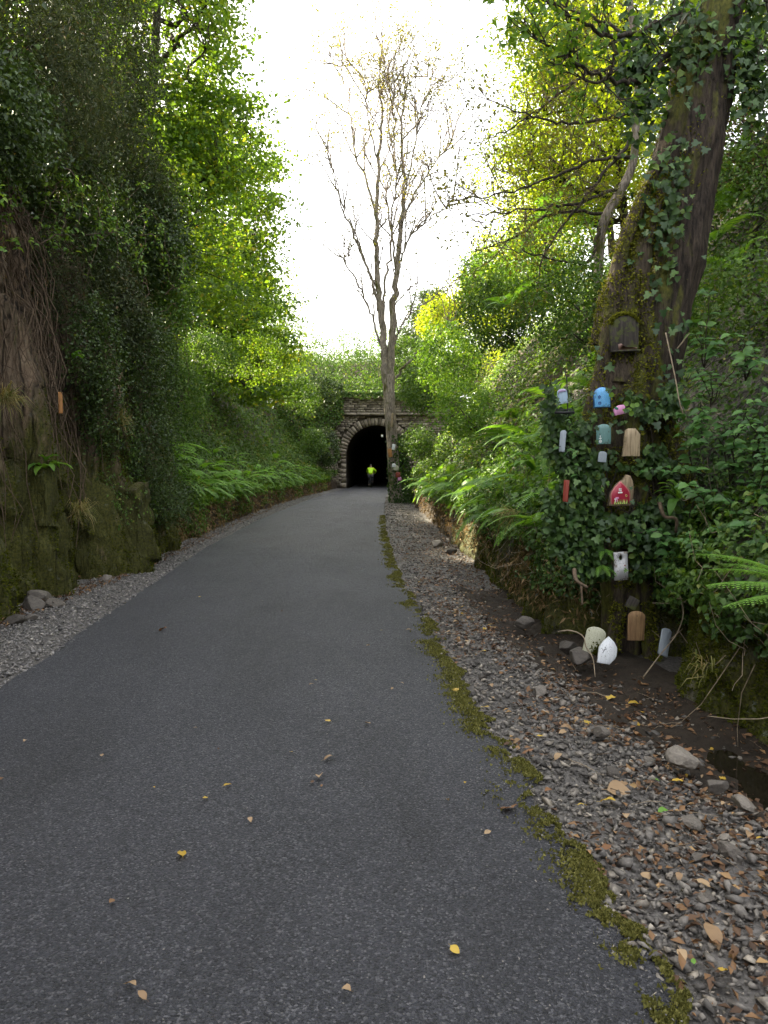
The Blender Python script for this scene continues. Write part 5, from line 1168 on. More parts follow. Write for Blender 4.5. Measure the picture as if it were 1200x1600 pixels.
# 3 pink
t = lthing('fairy_door', 'small pink board half hidden by moss right of the blue door', 'fairy door', 968, 648, 6.02, -12, 5, 0, GD)
mb = MB(); plate(mb, [(-.044, 0), (.046, .0), (.05, .07), (.0, .075), (-.044, .05)], .016, .0015); mb.build('panel', M['pink_paint'], t)
mb = MB(); plate(mb, [(-.03, .045), (-.01, .04), (-.008, .056), (-.022, .066), (-.038, .06)], .0016, .0004, -.0165); mb.build('painted_leaf', M['green_dark'], t)
# 4 pale blue far left
t = lthing('fairy_door', 'pale blue and lilac board, leftmost of the little doors among leaves', 'fairy door', 880, 631, 6.0, -8, 0, 0, GD)
mb = MB(); plate(mb, outline('flatarch', 15 * u, 23 * u), .016, .0015); mb.build('panel', M['pale_blue'], t)
mb = MB(); plate(mb, [(-.034, 0), (.034, .004), (.02, .02), (-.02, .026)], .006, .0008, -.0165, .09); mb.build('top_trim', plainmat('lilac', (.36, .28, .45), .5), t)
# 5 teal
t = lthing('fairy_door', 'dull teal arched door with white painted marks below the blue door', 'fairy door', 943, 694, 6.0, -2, -8, 0, GD)
mb = MB(); plate(mb, outline('flatarch', 22 * u, 31 * u), .02, .002); mb.build('panel', M['teal_paint'], t)
mb = MB(); ring(mb, -.026, .022, .009, .0022, -.0205); disc(mb, -.026, .022, .004, -.0202); mb.build('painted_flower', M['white'], t)
mb = MB(); tube(mb, [(-.026, -.0205, .042), (-.026, -.0205, .062)], .0022, 5); tube(mb, [(-.036, -.0205, .05), (-.031, -.0205, .042), (-.026, -.0205, .04), (-.021, -.0205, .042), (-.016, -.0205, .05)], .002, 5); disc(mb, -.026, .064, .004, -.02); mb.build('painted_anchor', M['white'], t)
mb = MB(); disc(mb, .014, .085, .006, -.02); mb.build('knob', M['teal_paint'], t)
t = lthing('fairy_door', 'small faded grey board hanging in shadow under the teal door', 'fairy door', 940, 722, 6.04, 5, 0, 0, GD)
mb = MB(); plate(mb, outline('flatarch', 13 * u, 17 * u), .014, .0015); mb.build('panel', M['slate_paint'], t)
# 6 pale wood
t = lthing('fairy_door', 'bare pale wood board with a clipped top right of the teal door', 'fairy door', 984, 713, 5.98, 0, 8, 0, GD)
mb = MB(); plate(mb, outline('clip', 29 * u, 43 * u), .024, .002); mb.build('panel', M['wood_pale'], t)
# 7 red door in its slab
t = lthing('fairy_door', 'red pointed door with a tiny white window set in a slab of wood', 'fairy door', 969, 789, 5.98, -3, 6, 3, GD)
mb = MB(); plate(mb, [(-.1, 0), (.075, -.008), (.097, .04), (.105, .13), (.098, .185), (.078, .225), (.055, .236), (.03, .205), (-.03, .165), (-.078, .1)], .045, .006, .02); mb.build('slab', M['wood_slab'], t)
mb = MB(); plate(mb, outline('gothic', 32 * u, 35 * u), .008, .001, -.024, .014, -.010); mb.build('frame', paint('pink_trim', (.42, .14, .13), (.3, .2, .12), .3), t)
mb = MB(); plate(mb, outline('gothic', 28.5 * u, 32.5 * u), .010, .001, -.026, .016, -.010); mb.build('panel', M['red_paint'], t)
for (dx, dz) in ((-.006, 0), (.006, 0), (-.006, .013), (.006, .013)):
    mb = MB(); plate(mb, outline('rect', .009, .010), .0015, .0003, -.0362, .112 + dz, -.014 + dx); mb.build('window_pane', M['white'], t)
mb = MB(); plate(mb, outline('rect', .036, .011), .004, .0005, -.0362, .096, -.014); mb.build('window_sill', M['white'], t)
mb = MB(); ring(mb, .035, .075, .0075, .0024, -.038); mb.build('knob', M['yellow_p'], t)
for (x, z, s) in ((-.04, .055, 1.25), (-.054, .05, .8)):
    mb = MB(); plate(mb, [(-.014 * s, 0), (.014 * s, 0), (.009 * s, .009 * s), (-.009 * s, .009 * s)], .0018, .0004, -.0362, z, x); plate(mb, outline('rect', .006 * s, .024), .0012, .0003, -.0362, z - .024, x); mb.build('toadstool', M['pink_paint'] if s > 1 else M['white'], t)
mb = MB(); mb3 = MB()
for k in range(20):
    x = -.062 + .0054 * k; tgt = mb if k % 3 else mb3; plate(tgt, [(-.004, 0), (.004, 0), (RNG.normal() * .007, RNG.uniform(.018, .042))], .0016 + .0001 * k, .0003, -.0364, .012, x)
mb.build('painted_grass', M['green_p'], t); mb3.build('painted_flowers', M['yellow_p'], t)
# 8 grey board with a hole
t = lthing('fairy_door', 'flaking grey board with an oval hole hanging under the ivy curtain', 'fairy door', 970, 906, 5.95, -3, 3, 0, GD)
ol = outline('rect', 1, 1); w, h = 21.5 * u, 44 * u; N = 28; a = np.linspace(0, 2 * math.pi, N, endpoint=False); hc = np.array([-.001 * 0, h * .80]); hol = np.c_[hc[0] + .0145 * np.cos(a), hc[1] + .021 * np.sin(a)]
out_ = []
for q in a:
    d = np.array([math.cos(q), math.sin(q)]); ts = [(w / 2) / abs(d[0]) if abs(d[0]) > 1e-9 else 9, ((h - hc[1]) if d[1] > 0 else hc[1]) / abs(d[1]) if abs(d[1]) > 1e-9 else 9]; out_.append(hc + d * min(ts))
out_ = np.array(out_)
for cx_, cz_ in ((-w / 2, 0), (w / 2, 0), (w / 2 * .8, h), (-w / 2 * .8, h)):
    k = np.argmin(np.hypot(out_[:, 0] - cx_, out_[:, 1] - cz_)); out_[k] = (cx_, cz_)
mb = MB(); th = .018; V = np.concatenate([np.c_[out_[:, 0], np.full(N, y), out_[:, 1]] for y in (0, -th)] + [np.c_[hol[:, 0], np.full(N, y), hol[:, 1]] for y in (0, -th)])
i = np.arange(N); j = (i + 1) % N; mb.add(V, quads=np.concatenate([np.c_[N + i, N + j, 3 * N + j, 3 * N + i], np.c_[i, j, N + j, N + i], np.c_[2 * N + i, 3 * N + i, 3 * N + j, 2 * N + j], np.c_[j, i, 2 * N + i, 2 * N + j]])); mb.build('panel', M['grey_paint'], t)
mb = MB(); disc(mb, .03, .115, .006, -.018); mb.build('berry', M['rust_red'], t)
# 9, 10
t = lthing('wood_offcut', 'small dark square of wood tilted on the trunk above the tan board', 'board', 983, 950, 6.0, 28, -10, -8)
mb = MB(); plate(mb, outline('rect', 17 * u, 18 * u), .025, .002); mb.build('panel', M['wood_dark'], t)
t = lthing('fairy_door', 'plain tan wooden door with a rounded top, lowest on the trunk', 'fairy door', 992, 1000, 5.97, 1.5, 2, 0, GD)
mb = MB(); plate(mb, outline('flatarch', 26.5 * u, 46 * u), .022, .0025); mb.build('panel', M['wood_tan'], t)
mb = MB(); disc(mb, .0, .195, .004, -.0222); mb.build('nail_hole', M['wood_dark'], t)
# 11, 12, 13 leaning at the foot
t = lthing('fairy_door', 'cream round topped board with moss leaning on the rock behind the white door', 'fairy door', 924, 1022, 5.98, 12, -14, -14, GD)
mb = MB(); plate(mb, outline('flatarch', 30 * u, 43 * u), .03, .006); mb.build('panel', M['cream_paint'], t)
mb = MB(); n = 420; C = np.stack([RNG.normal(.05, .025, n), np.full(n, -.032), np.abs(RNG.normal(0, .035, n))], -1); spikes(mb, C, np.array([0, -1, .6]) + 0 * C, .02, .018, np.clip(RNG.normal(.4, .25, n), 0, 1)); mb.build('moss', M['moss'], t, kind='stuff')
t = lthing('fairy_door', 'white pointed door with black scratches leaning at the foot of the rock', 'fairy door', 946, 1037, 5.78, 7, -4, -14, GD)
mb = MB(); plate(mb, outline('point', 29 * u, 41 * u), .028, .005); mb.build('panel', M['white_paint'], t)
mb = MB()
for (x0_, z0_, x1_, z1_) in ((-.035, .075, -.015, .125), (-.025, .1, -.005, .112), (-.04, .10, -.022, .098)): tube(mb, [(x0_, -.0285, z0_), ((x0_ + x1_) / 2 + .003, -.0285, (z0_ + z1_) / 2), (x1_, -.0285, z1_)], .0018, 4)
mb.build('painted_scratch', M['black_iron'], t)
t = lthing('leaning_board', 'grey blue slat tilted against the mossy ditch bank', 'board', 1034, 1024, 5.75, 26, 12, -22)
mb = MB(); plate(mb, outline('slat', 17 * u, 44 * u), .014, .0015); mb.build('panel', M['slate_paint'], t)
t = lthing('red_board', 'thin rusty red board upright in the dark ivy left of the trunk', 'board', 884, 784, 5.99, 3, -30, 0)
mb = MB(); plate(mb, outline('rect', 8 * u, 34 * u), .02, .0015); mb.build('panel', M['rust_red'], t)
t = lthing('slate_board', 'narrow slate grey board half hidden in leaves below the pale blue one', 'board', 878, 706, 6.0, 4, -20, 0)
mb = MB(); plate(mb, outline('slat', 9 * u, 34 * u), .016, .0015); mb.build('panel', M['slate_paint'], t)
# black iron hook and little black fence by the pale blue board
t = lthing('iron_hook', 'thin black iron rod with a little black shelf beside the pale blue board', 'rod', 887, 645, 6.05)
mb = MB(); tube(mb, [(0, 0, 0), (-.003, 0, .15), (-.012, 0, .27), (-.03, 0, .33)], .005, 6); mb.build('rod', M['black_iron'], t, smooth=True)
mb = MB(); box(mb, (-.03, -.02, .0), (.15, .05, .018)); box(mb, (-.03, -.04, .022), (.15, .008, .006))
for k in range(6): box(mb, (-.095 + .026 * k, -.04, .012), (.006, .006, .02))
mb.build('shelf', M['black_iron'], t)
# boards on the bare tree by the tunnel
u2 = 32.4 / FPX
for (px, py, w, h, mt, kind, lab) in ((610.5, 714, 6, 13, 'wood_orange', 'rect', 'orange wooden box board on the bare tree by the tunnel'), (614.5, 703, 5, 9, 'white_paint', 'rect', 'whitish board above the orange one on the bare tree'), (615.5, 730, 6, 6, 'white_paint', 'arch', 'small white arched board low on the bare tree'), (619, 735, 8, 8, 'cream_paint', 'arch', 'cream arched board beside the small white one on the bare tree'), (622, 746, 7, 8, 'rust_red', 'rect', 'tilted rusty board near the foot of the bare tree'), (624.5, 751, 6, 6, 'pink_paint', 'arch', 'lowest pink board at the foot of the bare tree'), (612, 667, 3.5, 22, 'wood_pale', 'slat', 'pale stripped patch board high on the bare tree trunk'), (597.5, 683, 3, 4, 'white', 'arch', 'tiny white disc on the bare tree edge against the tunnel')):
    t = lthing('fairy_door', lab, 'fairy door', px, py, 32.42, RNG.uniform(-12, 12), -8, 0, 'little boards on the bare tree'); mb = MB(); plate(mb, outline(kind, w * u2, h * u2), .06, .008); mb.build('panel', M[mt], t)
t = lthing('wooden_strip', 'narrow orange strip fixed to the left rock face', 'strip', 95, 646, 9.15, 0, 25, 0)
mb = MB(); plate(mb, outline('rect', .045, .25), .03, .003); mb.build('panel', M['wood_orange'], t)

# ------------------------------------------------------------------ loose stone, leaves, twigs, moss along the path
def chip(seed):
    rs = np.random.default_rng(seed); bm = bmesh.new()
    for _ in range(7):
        p = rs.normal(size=3); p /= np.linalg.norm(p); bm.verts.new(p * rs.uniform(.75, 1.0))
    r = bmesh.ops.convex_hull(bm, input=bm.verts); bmesh.ops.delete(bm, geom=list({e for e in r['geom_interior'] if isinstance(e, bmesh.types.BMVert)}), context='VERTS')
    bmesh.ops.triangulate(bm, faces=bm.faces); bm.verts.ensure_lookup_table(); bm.verts.index_update()
    v = np.array([x.co[:] for x in bm.verts]); f = np.array([[x.index for x in q.verts] for q in bm.faces]); bm.free(); return v, f
CH = [chip(k) for k in range(10)]
def rot_rand(n, tilt):
    az = RNG.uniform(0, 2 * np.pi, n); tx = RNG.normal(size=n) * tilt; ty = RNG.normal(size=n) * tilt
    ca, sa, cx_, sx_, cy_, sy_ = np.cos(az), np.sin(az), np.cos(tx), np.sin(tx), np.cos(ty), np.sin(ty); o = np.zeros(n); i = o + 1
    Rz = np.stack([np.stack([ca, -sa, o], -1), np.stack([sa, ca, o], -1), np.stack([o, o, i], -1)], 1); Rx = np.stack([np.stack([i, o, o], -1), np.stack([o, cx_, -sx_], -1), np.stack([o, sx_, cx_], -1)], 1); Ry = np.stack([np.stack([cy_, o, sy_], -1), np.stack([o, i, o], -1), np.stack([-sy_, o, cy_], -1)], 1)
    return Rx @ Ry @ Rz
def gravel(name, pos, size, mat, label, flat=(.2, .5)):
    mb = MB(); n = len(pos); which = RNG.integers(0, len(CH), n)
    for w in range(len(CH)):
        k = which == w; m = int(k.sum())
        if not m: continue
        v, f = CH[w]; sc = size[k][:, None] * np.stack([RNG.uniform(.7, 1.15, m), RNG.uniform(.5, .9, m), RNG.uniform(*flat, m)], -1)
        Rm = rot_rand(m, .32); vv = np.einsum('nij,nvj->nvi', Rm, v[None] * sc[:, None, :]) + pos[k][:, None, :]
        ff = f[None] + (np.arange(m) * len(v))[:, None, None]; mb.add(vv.reshape(-1, 3), tris=ff.reshape(-1, 3), rnd=np.repeat(np.clip(RNG.normal(.45, .24, m), 0, 1), len(f)))
    o = mb.build(name, M[mat], kind='stuff'); o['label'] = label; return o
def logy(n, a, b_, p=1.0):
    uu = RNG.random(n)
    return a * (b_ / a) ** uu if p == 1 else (a ** (1 - p) + uu * (b_ ** (1 - p) - a ** (1 - p))) ** (1 / (1 - p))
n = 30000; y = logy(n, 1.75, 40, 1.1); t_ = RNG.random(n); x = path_r(y) - .02 + (base_r(y) - path_r(y)) * t_ * .95
k = RNG.random(n) < np.where(y < 9, 1 - .5 * sstep(.50, .72, t_ + (fbm(x * 3, y * 3, 0, 95) - .5) * .5), 1 - .6 * sstep(.7, .9, t_)) * (.55 + .9 * fbm(x * 2.2, y * 1.3, 0, 96))
x, y = x[k], y[k]; s = np.clip(RNG.lognormal(math.log(.0175), .45, len(x)), .007, .05) * (1 + .012 * y)
gravel('gravel', np.stack([x, y, verge_z(x, y, 1) + s * .35 + .004], -1), s, 'gravel_brown', 'loose grey brown stone chips along the right edge of the path')
n = 21000; y = logy(n, 3.6, 44, 1.1); t_ = RNG.random(n); x = path_l(y) + .03 + (base_l(y) - path_l(y) - .1) * t_; s = np.clip(RNG.lognormal(math.log(.0185), .34, n), .009, .045) * (1 + .008 * y)
gravel('gravel', np.stack([x, y, verge_z(x, y, -1) + s * .35 + .004], -1), s, 'gravel', 'loose blue grey gravel strip along the left edge of the path')
n = 2600; y = logy(n, 1.8, 30, 1.2); x = path_l(y) + (path_r(y) - path_l(y)) * RNG.random(n); x = np.where(RNG.random(n) < .55, path_r(y) - np.abs(RNG.normal(size=n)) * .22, x); s = RNG.uniform(.003, .008, n)
gravel('path_grit', np.stack([x, y, .008 + 0 * x + .015 * np.sin(np.pi * (x - path_l(y)) / (path_r(y) - path_l(y)))], -1), s, 'gravel', 'small grit scattered on the asphalt')
# bigger stones, one by one
def stone_mesh(seed):
    bm = bmesh.new(); bmesh.ops.create_icosphere(bm, subdivisions=3, radius=1); rs = np.random.default_rng(seed + 40)
    v = np.array([q.co[:] for q in bm.verts])
    for _ in range(11):
        d = rs.normal(size=3); d /= np.linalg.norm(d); h = rs.uniform(.55, .85); k = v @ d; v = v - d * np.maximum(k - h, 0)[:, None] * .93
    v = v * (1 + (fbm(v[:, 0] * 2.4, v[:, 1] * 2.4, v[:, 2] * 2.4, 500 + seed)[:, None] - .5) * .22 + (fbm(v[:, 0] * 8, v[:, 1] * 8, v[:, 2] * 8, 520 + seed)[:, None] - .5) * .08)
    for q, c in zip(bm.verts, v): q.co = c * (1.15, .85, .62)
    me = bpy.data.meshes.new('stone'); bm.to_mesh(me); bm.free(); me.materials.append(M['loose_stone']); return me
SM = [stone_mesh(k) for k in range(8)]
def stone(px, py, wpx, label, grp=None, mat=None, squash=1.0, D=None):
    c = G(px, py + wpx * .15) if D is None else P(px, py, D); r = wpx / FPX * c.y / 2 * 1.1
    o = put('stone', SM[RNG.integers(8)]); o.location = (c.x, c.y, c.z + r * .12); o.scale = (r, r, r * squash); o.rotation_euler = (RNG.normal() * .2, RNG.normal() * .2, RNG.uniform(0, 6)); tag(o, label, 'stone', grp); return o
for (px, py, w, lab) in ((20, 968, 30, 'pale rounded stone at the left edge of the gravel'), (64, 932, 38, 'mossy stone leaning on the foot of the left rock'), (88, 940, 26, 'grey angular stone beside the mossy one under the left rock'), (52, 942, 40, 'dark flat stone under the mossy one on the left'), (50, 963, 18, 'small white stone between the pale one and the rock'), (168, 902, 20, 'dark stone at the foot of the mossy buttress'),
        (888, 1008, 34, 'upright grey stone left of the cream board'), (906, 1022, 40, 'mossy brown stone in front of the cream board'), (818, 970, 28, 'pale stone at the foot of the rock under the ivy'), (1068, 1182, 50, 'large brown stone beside the dark water'), (1080, 1282, 32, 'rounded stone at the edge of the gravel by the water'), (1120, 1225, 36, 'dark wet stone in the ditch water'), (1142, 1330, 40, 'light grey stone chip among the nearest gravel'), (1160, 1252, 38, 'dark stone at the right edge of the ditch'), (940, 1140, 30, 'flat dark stone on the gravel below the white door'), (845, 1078, 26, 'flat dark stone in the gravel'), (683, 848, 22, 'flat pale stone by the far gravel'), (705, 860, 16, 'small stone at the foot of the right bank beyond the ferns')):
    stone(px, py, w, lab)
o = stone(194, 884, 17, 'white painted stone at the tip of the mossy buttress'); me = o.data.copy(); me.materials.clear(); me.materials.append(M['white']); o.data = me
for k in range(36):
    y = logy(1, 2.2, 7)[0]; t_ = RNG.uniform(.1, .65); x = float(path_r(y) + (base_r(y) - path_r(y)) * t_); o = put('stone', SM[RNG.integers(8)]); r = RNG.uniform(.022, .042); o.location = (x, y, float(verge_z(x, y, 1)) + r * .5); o.scale = (r, r, r * .7); o.rotation_euler = (RNG.normal() * .3, RNG.normal() * .3, RNG.uniform(0, 6)); tag(o, 'larger stone chip lying among the gravel on the right verge', 'stone', 'larger stones in the right gravel')
# fallen leaves
def fallen(mat, seed):
    rs = np.random.default_rng(seed); n = 8; t = np.linspace(0, 1, n); w = rs.uniform(.26, .42) * np.sin(np.pi * t ** .8) ** .85; w[0] = .015; w[-1] = .004; cv = rs.uniform(-.1, .22); fo = rs.uniform(.05, .5)
    z = cv * np.sin(t * np.pi) + rs.uniform(-.05, .15) * t ** 2; Pq = np.stack([np.stack([-w, t - .5, z + w * fo + .03 * rs.normal(size=n)], -1), np.stack([rs.normal(size=n) * .02, t - .5, z], -1), np.stack([w, t - .5, z + w * fo * rs.uniform(.3, 1.4) + .03 * rs.normal(size=n)], -1)], 1)
    mb = MB(); grid(mb, Pq, rnd=rs.random()); tube(mb, [(0, -.5, z[0]), (.03, -.62, z[0] + .02), (.02, -.75, z[0])], .012, 3, rnd=.2); return mb.mesh('fallen_leaf', M[mat])
FL = {m: [fallen(m, k + 10 * j) for k in range(4)] for j, m in enumerate(('yellow_leaf', 'tan_leaf', 'rust_leaf', 'green_leaf', 'litter'))}
def leaf_at(x, y, z, size, mt, label, grp=None):
    o = put('fallen_leaf', FL[mt][RNG.integers(4)]); o.location = (x, y, z + .006); o.scale = (size,) * 3; o.rotation_euler = (RNG.normal() * .18, RNG.normal() * .18, RNG.uniform(0, 6.28)); tag(o, label, 'leaf', grp)
def path_z(x, y): return .02 * math.sin(math.pi * min(max((x - float(path_l(y))) / float(path_r(y) - path_l(y)), 0), 1)) - .004
for (px, py, w, mt, lab) in ((205, 1550, 24, 'tan_leaf', 'tan leaf nearest the bottom left of the path'), (222, 1566, 22, 'tan_leaf', 'pale tan leaf just below the other tan one at the bottom left of the path'), (541, 1556, 16, 'tan_leaf', 'small pale leaf at the bottom middle of the path'), (711, 1489, 20, 'yellow_leaf', 'yellow leaf alone on the lower right of the asphalt'), (284, 1342, 24, 'yellow_leaf', 'curled orange yellow leaf on the lower left of the asphalt'), (391, 1288, 14, 'tan_leaf', 'round pale leaf in the middle of the asphalt'), (321, 1254, 14, 'yellow_leaf', 'small yellow leaf left of two on mid asphalt'), (356, 1233, 15, 'yellow_leaf', 'small yellow leaf right of two on mid asphalt'),
        (515, 1190, 20, 'tan_leaf', 'tan leaf in the middle of the path beyond the pale one'), (499, 1220, 16, 'tan_leaf', 'brownish leaf just nearer than the tan one mid path'), (255, 986, 15, 'rust_leaf', 'lone orange leaf on the left of the asphalt'), (795, 1263, 34, 'rust_leaf', 'long rust brown leaf near the mossy path edge'), (712, 1078, 15, 'yellow_leaf', 'small yellow leaf beside the moss at the right path edge'), (757, 1104, 16, 'yellow_leaf', 'orange yellow leaf on the moss at the path edge'), (487, 1073, 9, 'tan_leaf', 'tiny whitish leaf far up the middle of the path'), (574, 1133, 11, 'tan_leaf', 'tiny pale leaf mid path right of centre'), (512, 1130, 11, 'yellow_leaf', 'tiny yellow leaf mid path'), (640, 985, 11, 'tan_leaf', 'tiny leaf near the right edge of the far asphalt'), (175, 1418, 12, 'litter', 'small brown fragment on the left of the near asphalt')):
    c = G(px, py); leaf_at(c.x, c.y, path_z(c.x, c.y), w / FPX * c.y * 1.0, mt, lab)
for k in range(34):
    y = logy(1, 3, 16)[0]; x = float(path_l(y) + (path_r(y) - path_l(y)) * RNG.uniform(.1, .98)); leaf_at(x, y, path_z(x, y), RNG.uniform(.015, .032), ('tan_leaf', 'tan_leaf', 'yellow_leaf', 'litter')[RNG.integers(4)], 'small leaf fragment scattered on the asphalt', 'leaf fragments on the asphalt')
for (px, py, w, mt, lab) in ((951, 1083, 24, 'yellow_leaf', 'bright yellow leaf by the dark mud below the white door'), (990, 1089, 18, 'yellow_leaf', 'yellow leaf on the mud right of the brightest one'), (1112, 1488, 46, 'tan_leaf', 'large tan leaf on the nearest gravel'), (1128, 1548, 30, 'yellow_leaf', 'pale yellow leaf on gravel at the bottom right'), (1083, 1533, 14, 'green_leaf', 'small green leaf on gravel at the bottom right'), (1036, 1282, 18, 'green_leaf', 'green sycamore leaf on the gravel below the water'), (1025, 1222, 14, 'green_leaf', 'little green leaf at the water edge'), (968, 1245, 40, 'tan_leaf', 'tan leaf lying on mid gravel'), (950, 1267, 26, 'yellow_leaf', 'split yellow leaf on mid gravel'), (1160, 1262, 16, 'yellow_leaf', 'yellow leaf floating on the ditch water'), (1128, 1199, 18, 'yellow_leaf', 'pale leaf lying beyond the large brown stone'), (918, 1133, 18, 'yellow_leaf', 'yellow leaf by the stones halfway to the white door'), (825, 1190, 22, 'rust_leaf', 'rust leaf at the path side of the gravel'), (885, 1148, 22, 'tan_leaf', 'tan leaf pair on the gravel beyond the moss'), (1105, 1196, 22, 'rust_leaf', 'rust leaf lying by the large brown stone')):
    c = G(px, py, -.06); leaf_at(c.x, c.y, float(verge_z(c.x, c.y, 1)) + .022, w / FPX * c.y, mt, lab)
for k in range(215):
    y = logy(1, 1.9, 11, 1.0)[0]; t_ = RNG.uniform(.03, .98); x = float(path_r(y) + (base_r(y) - path_r(y)) * t_); mt = ('tan_leaf', 'rust_leaf', 'yellow_leaf', 'litter', 'tan_leaf', 'litter')[RNG.integers(6)]
    where = 'by the asphalt edge' if t_ < .35 else 'amid the right gravel' if t_ < .65 else 'on the muddy ditch side'; far_ = 'nearer than the white door' if y < 5.6 else 'beyond the white door'
    leaf_at(x, y, float(verge_z(x, y, 1)) + .022, RNG.uniform(.03, .062), mt, {'tan_leaf': 'tan', 'rust_leaf': 'rust brown', 'yellow_leaf': 'yellow', 'litter': 'dark brown'}[mt] + ' fallen leaf ' + where + ' ' + far_, 'fallen leaves on the right gravel')
mb = MB(); n = 11000; y = logy(n, 1.9, 22, 1.1); t_ = RNG.beta(1.6, 1.2, n); x = path_r(y) + (base_r(y) + .1 - path_r(y)) * t_; C = np.stack([x, y, verge_z(x, y, 1) + .012 + RNG.random(n) * .018], -1); kk = fbm(x * 2, y * 2, 0, 98) + .3 * t_ > .5; C = C[kk]; ls = RNG.uniform(.016, .055, len(C))
leaves(mb, C, np.array([0, 0, 1.0]) + RNG.normal(size=C.shape) * .4, ls, ls * .55, np.clip(RNG.normal(.4, .28, len(C)), 0, 1))
y = logy(1800, 5, 30, 1.1); x = base_l(y) + .28 - np.abs(RNG.normal(size=1800)) * .2 + .12; C = np.stack([x, y, verge_z(x, y, -1) + .03], -1); ls = RNG.uniform(.03, .06, 1800); leaves(mb, C, np.array([0, 0, 1.0]) + RNG.normal(size=C.shape) * .5, ls, ls * .45, np.clip(RNG.normal(.45, .25, 1800), 0, 1))
o = mb.build('leaf_litter', M['litter'], kind='stuff'); o['label'] = 'small brown leaf bits between the stones of the verges'
# twigs
def twig_mesh(seed):
    rs = np.random.default_rng(seed); q = np.cumsum(np.c_[np.full(7, .166), rs.normal(size=7) * .03, rs.normal(size=7) * .02], 0); mb = MB(); tube(mb, q - q.mean(0), np.linspace(.013, .006, 7), 4); return mb.mesh('twig', M['dead_twig'] if seed % 2 else M['twig'])
TW = [twig_mesh(k) for k in range(6)]
for k in range(60):
    y = logy(1, 1.9, 6.5)[0]; t_ = RNG.uniform(.15, 1.0); x = float(path_r(y) + (base_r(y) - path_r(y)) * t_); o = put('twig', TW[RNG.integers(6)]); o.location = (x, y, float(verge_z(x, y, 1)) + .035); L_ = RNG.uniform(.08, .26); o.scale = (L_,) * 3; o.rotation_euler = (0, RNG.normal() * .12, RNG.uniform(0, 6.28)); tag(o, 'thin dead twig lying on the gravel and mud of the ditch side', 'twig', 'twigs on the right gravel')
for (pts, r, lab) in (([(872, 987, 5.95), (890, 985, 5.9), (912, 995, 5.85), (915, 1010, 5.8), (925, 1025, 5.72), (930, 1058, 5.62)], .006, 'bent pale stick arching in front of the cream board'), ([(1005, 1058, 5.5), (1030, 1025, 5.55), (1060, 985, 5.6), (1068, 955, 5.65), (1062, 930, 5.7)], .0055, 'long pale stick across the grey blue slat'), ([(897, 890, 6.1), (902, 908, 6.0), (918, 918, 6.0)], .02, 'curved dead root under the ivy left of the grey board'), ([(908, 915, 6.15), (910, 945, 6.12)], .012, 'short dead stick hanging on the rock left of the tan board'), ([(1030, 785, 6.0), (1040, 808, 5.95), (1055, 810, 5.95), (1056, 832, 5.98)], .018, 'curled dead root in the ivy below the strap leaved fern'), ([(1040, 520, 6.1), (1055, 590, 6.0), (1065, 640, 5.95), (1090, 690, 5.9)], .006, 'bare vine trailing down right of the trunk'), ([(1058, 545, 6.0), (1078, 520, 5.95)], .006, 'pale broken stick in the dark hollow')):
    q = smooth_path([P(*p) for p in pts], 16); mb = MB(); tube(mb, q, np.linspace(r, r * .6, 16), 6, rough=.2, cap=True); o = mb.build('stick', M['dead_twig'] if r < .01 else M['twig'], smooth=True); tag(o, lab, 'stick')
# moss on the right edge of the asphalt
mb = MB(); n = 90000; y = logy(n, 1.9, 24, 1.1); off = np.abs(RNG.normal(size=n)) * .085 - .03; x = edge_r(y) - off
m_ = .6 * fbm(x * 5, y * 3.2, 0, 101) + .4 * fbm(x * 26, y * 22, 0, 103) + .12 * (vnoise(y * .8, 0, 0, 102) - .4); kk = RNG.random(n) < .55 * sstep(.44, .58, m_ - .25 * np.clip(off - .05, 0, 1)) * np.exp(-(np.maximum(off, 0) / .17) ** 2)
x, y = x[kk], y[kk]; C = np.stack([x, y, np.where(off[kk] > 0, -.006, -.02)], -1); spikes(mb, C, np.array([0, 0, 1.0]) + 0 * C, .012 + .0006 * y, .013 + .0006 * y, np.clip(RNG.normal(.5, .25, len(C)), 0, 1))
o = mb.build('moss', M['moss_path'], kind='stuff'); o['label'] = 'yellow green moss cushions along the right edge of the asphalt'

# ------------------------------------------------------------------ cyclist riding into the tunnel
def skin_mesh(name, nodes, edges, mat, root=0, sub=2):
    me = bpy.data.meshes.new(name); me.from_pydata([n[:3] for n in nodes], edges, []); me.materials.append(mat); o = bpy.data.objects.new(name, me); COL.objects.link(o)
    m = o.modifiers.new('skin', 'SKIN'); m.use_smooth_shade = True
    for i, n in enumerate(nodes):
        sv = me.skin_vertices[0].data[i]; sv.radius = (n[3], n[3] if len(n) < 5 else n[4]); sv.use_root = (i == root)
    s = o.modifiers.new('sub', 'SUBSURF'); s.levels = s.render_levels = sub; return o
M['hivis'] = plainmat('hivis_jacket', (.55, 1.0, .03), .55, .08, 20)
M['dark_cloth'] = plainmat('dark_cloth', (.03, .03, .04), .8, .3, 30)
M['skin'] = plainmat('skin', (.5, .32, .24), .5, .08, 20)
M['helmet'] = plainmat('helmet_black', (.02, .02, .022), .4, .2)
M['rubber'] = plainmat('rubber', (.02, .02, .02), .8, .2)
M['bike_paint'] = plainmat('bike_paint', (.05, .05, .06), .35, .2)
CX, CY_ = -.97, 56.25
def pb(x, y, z): return (CX + x, CY_ + y, z)
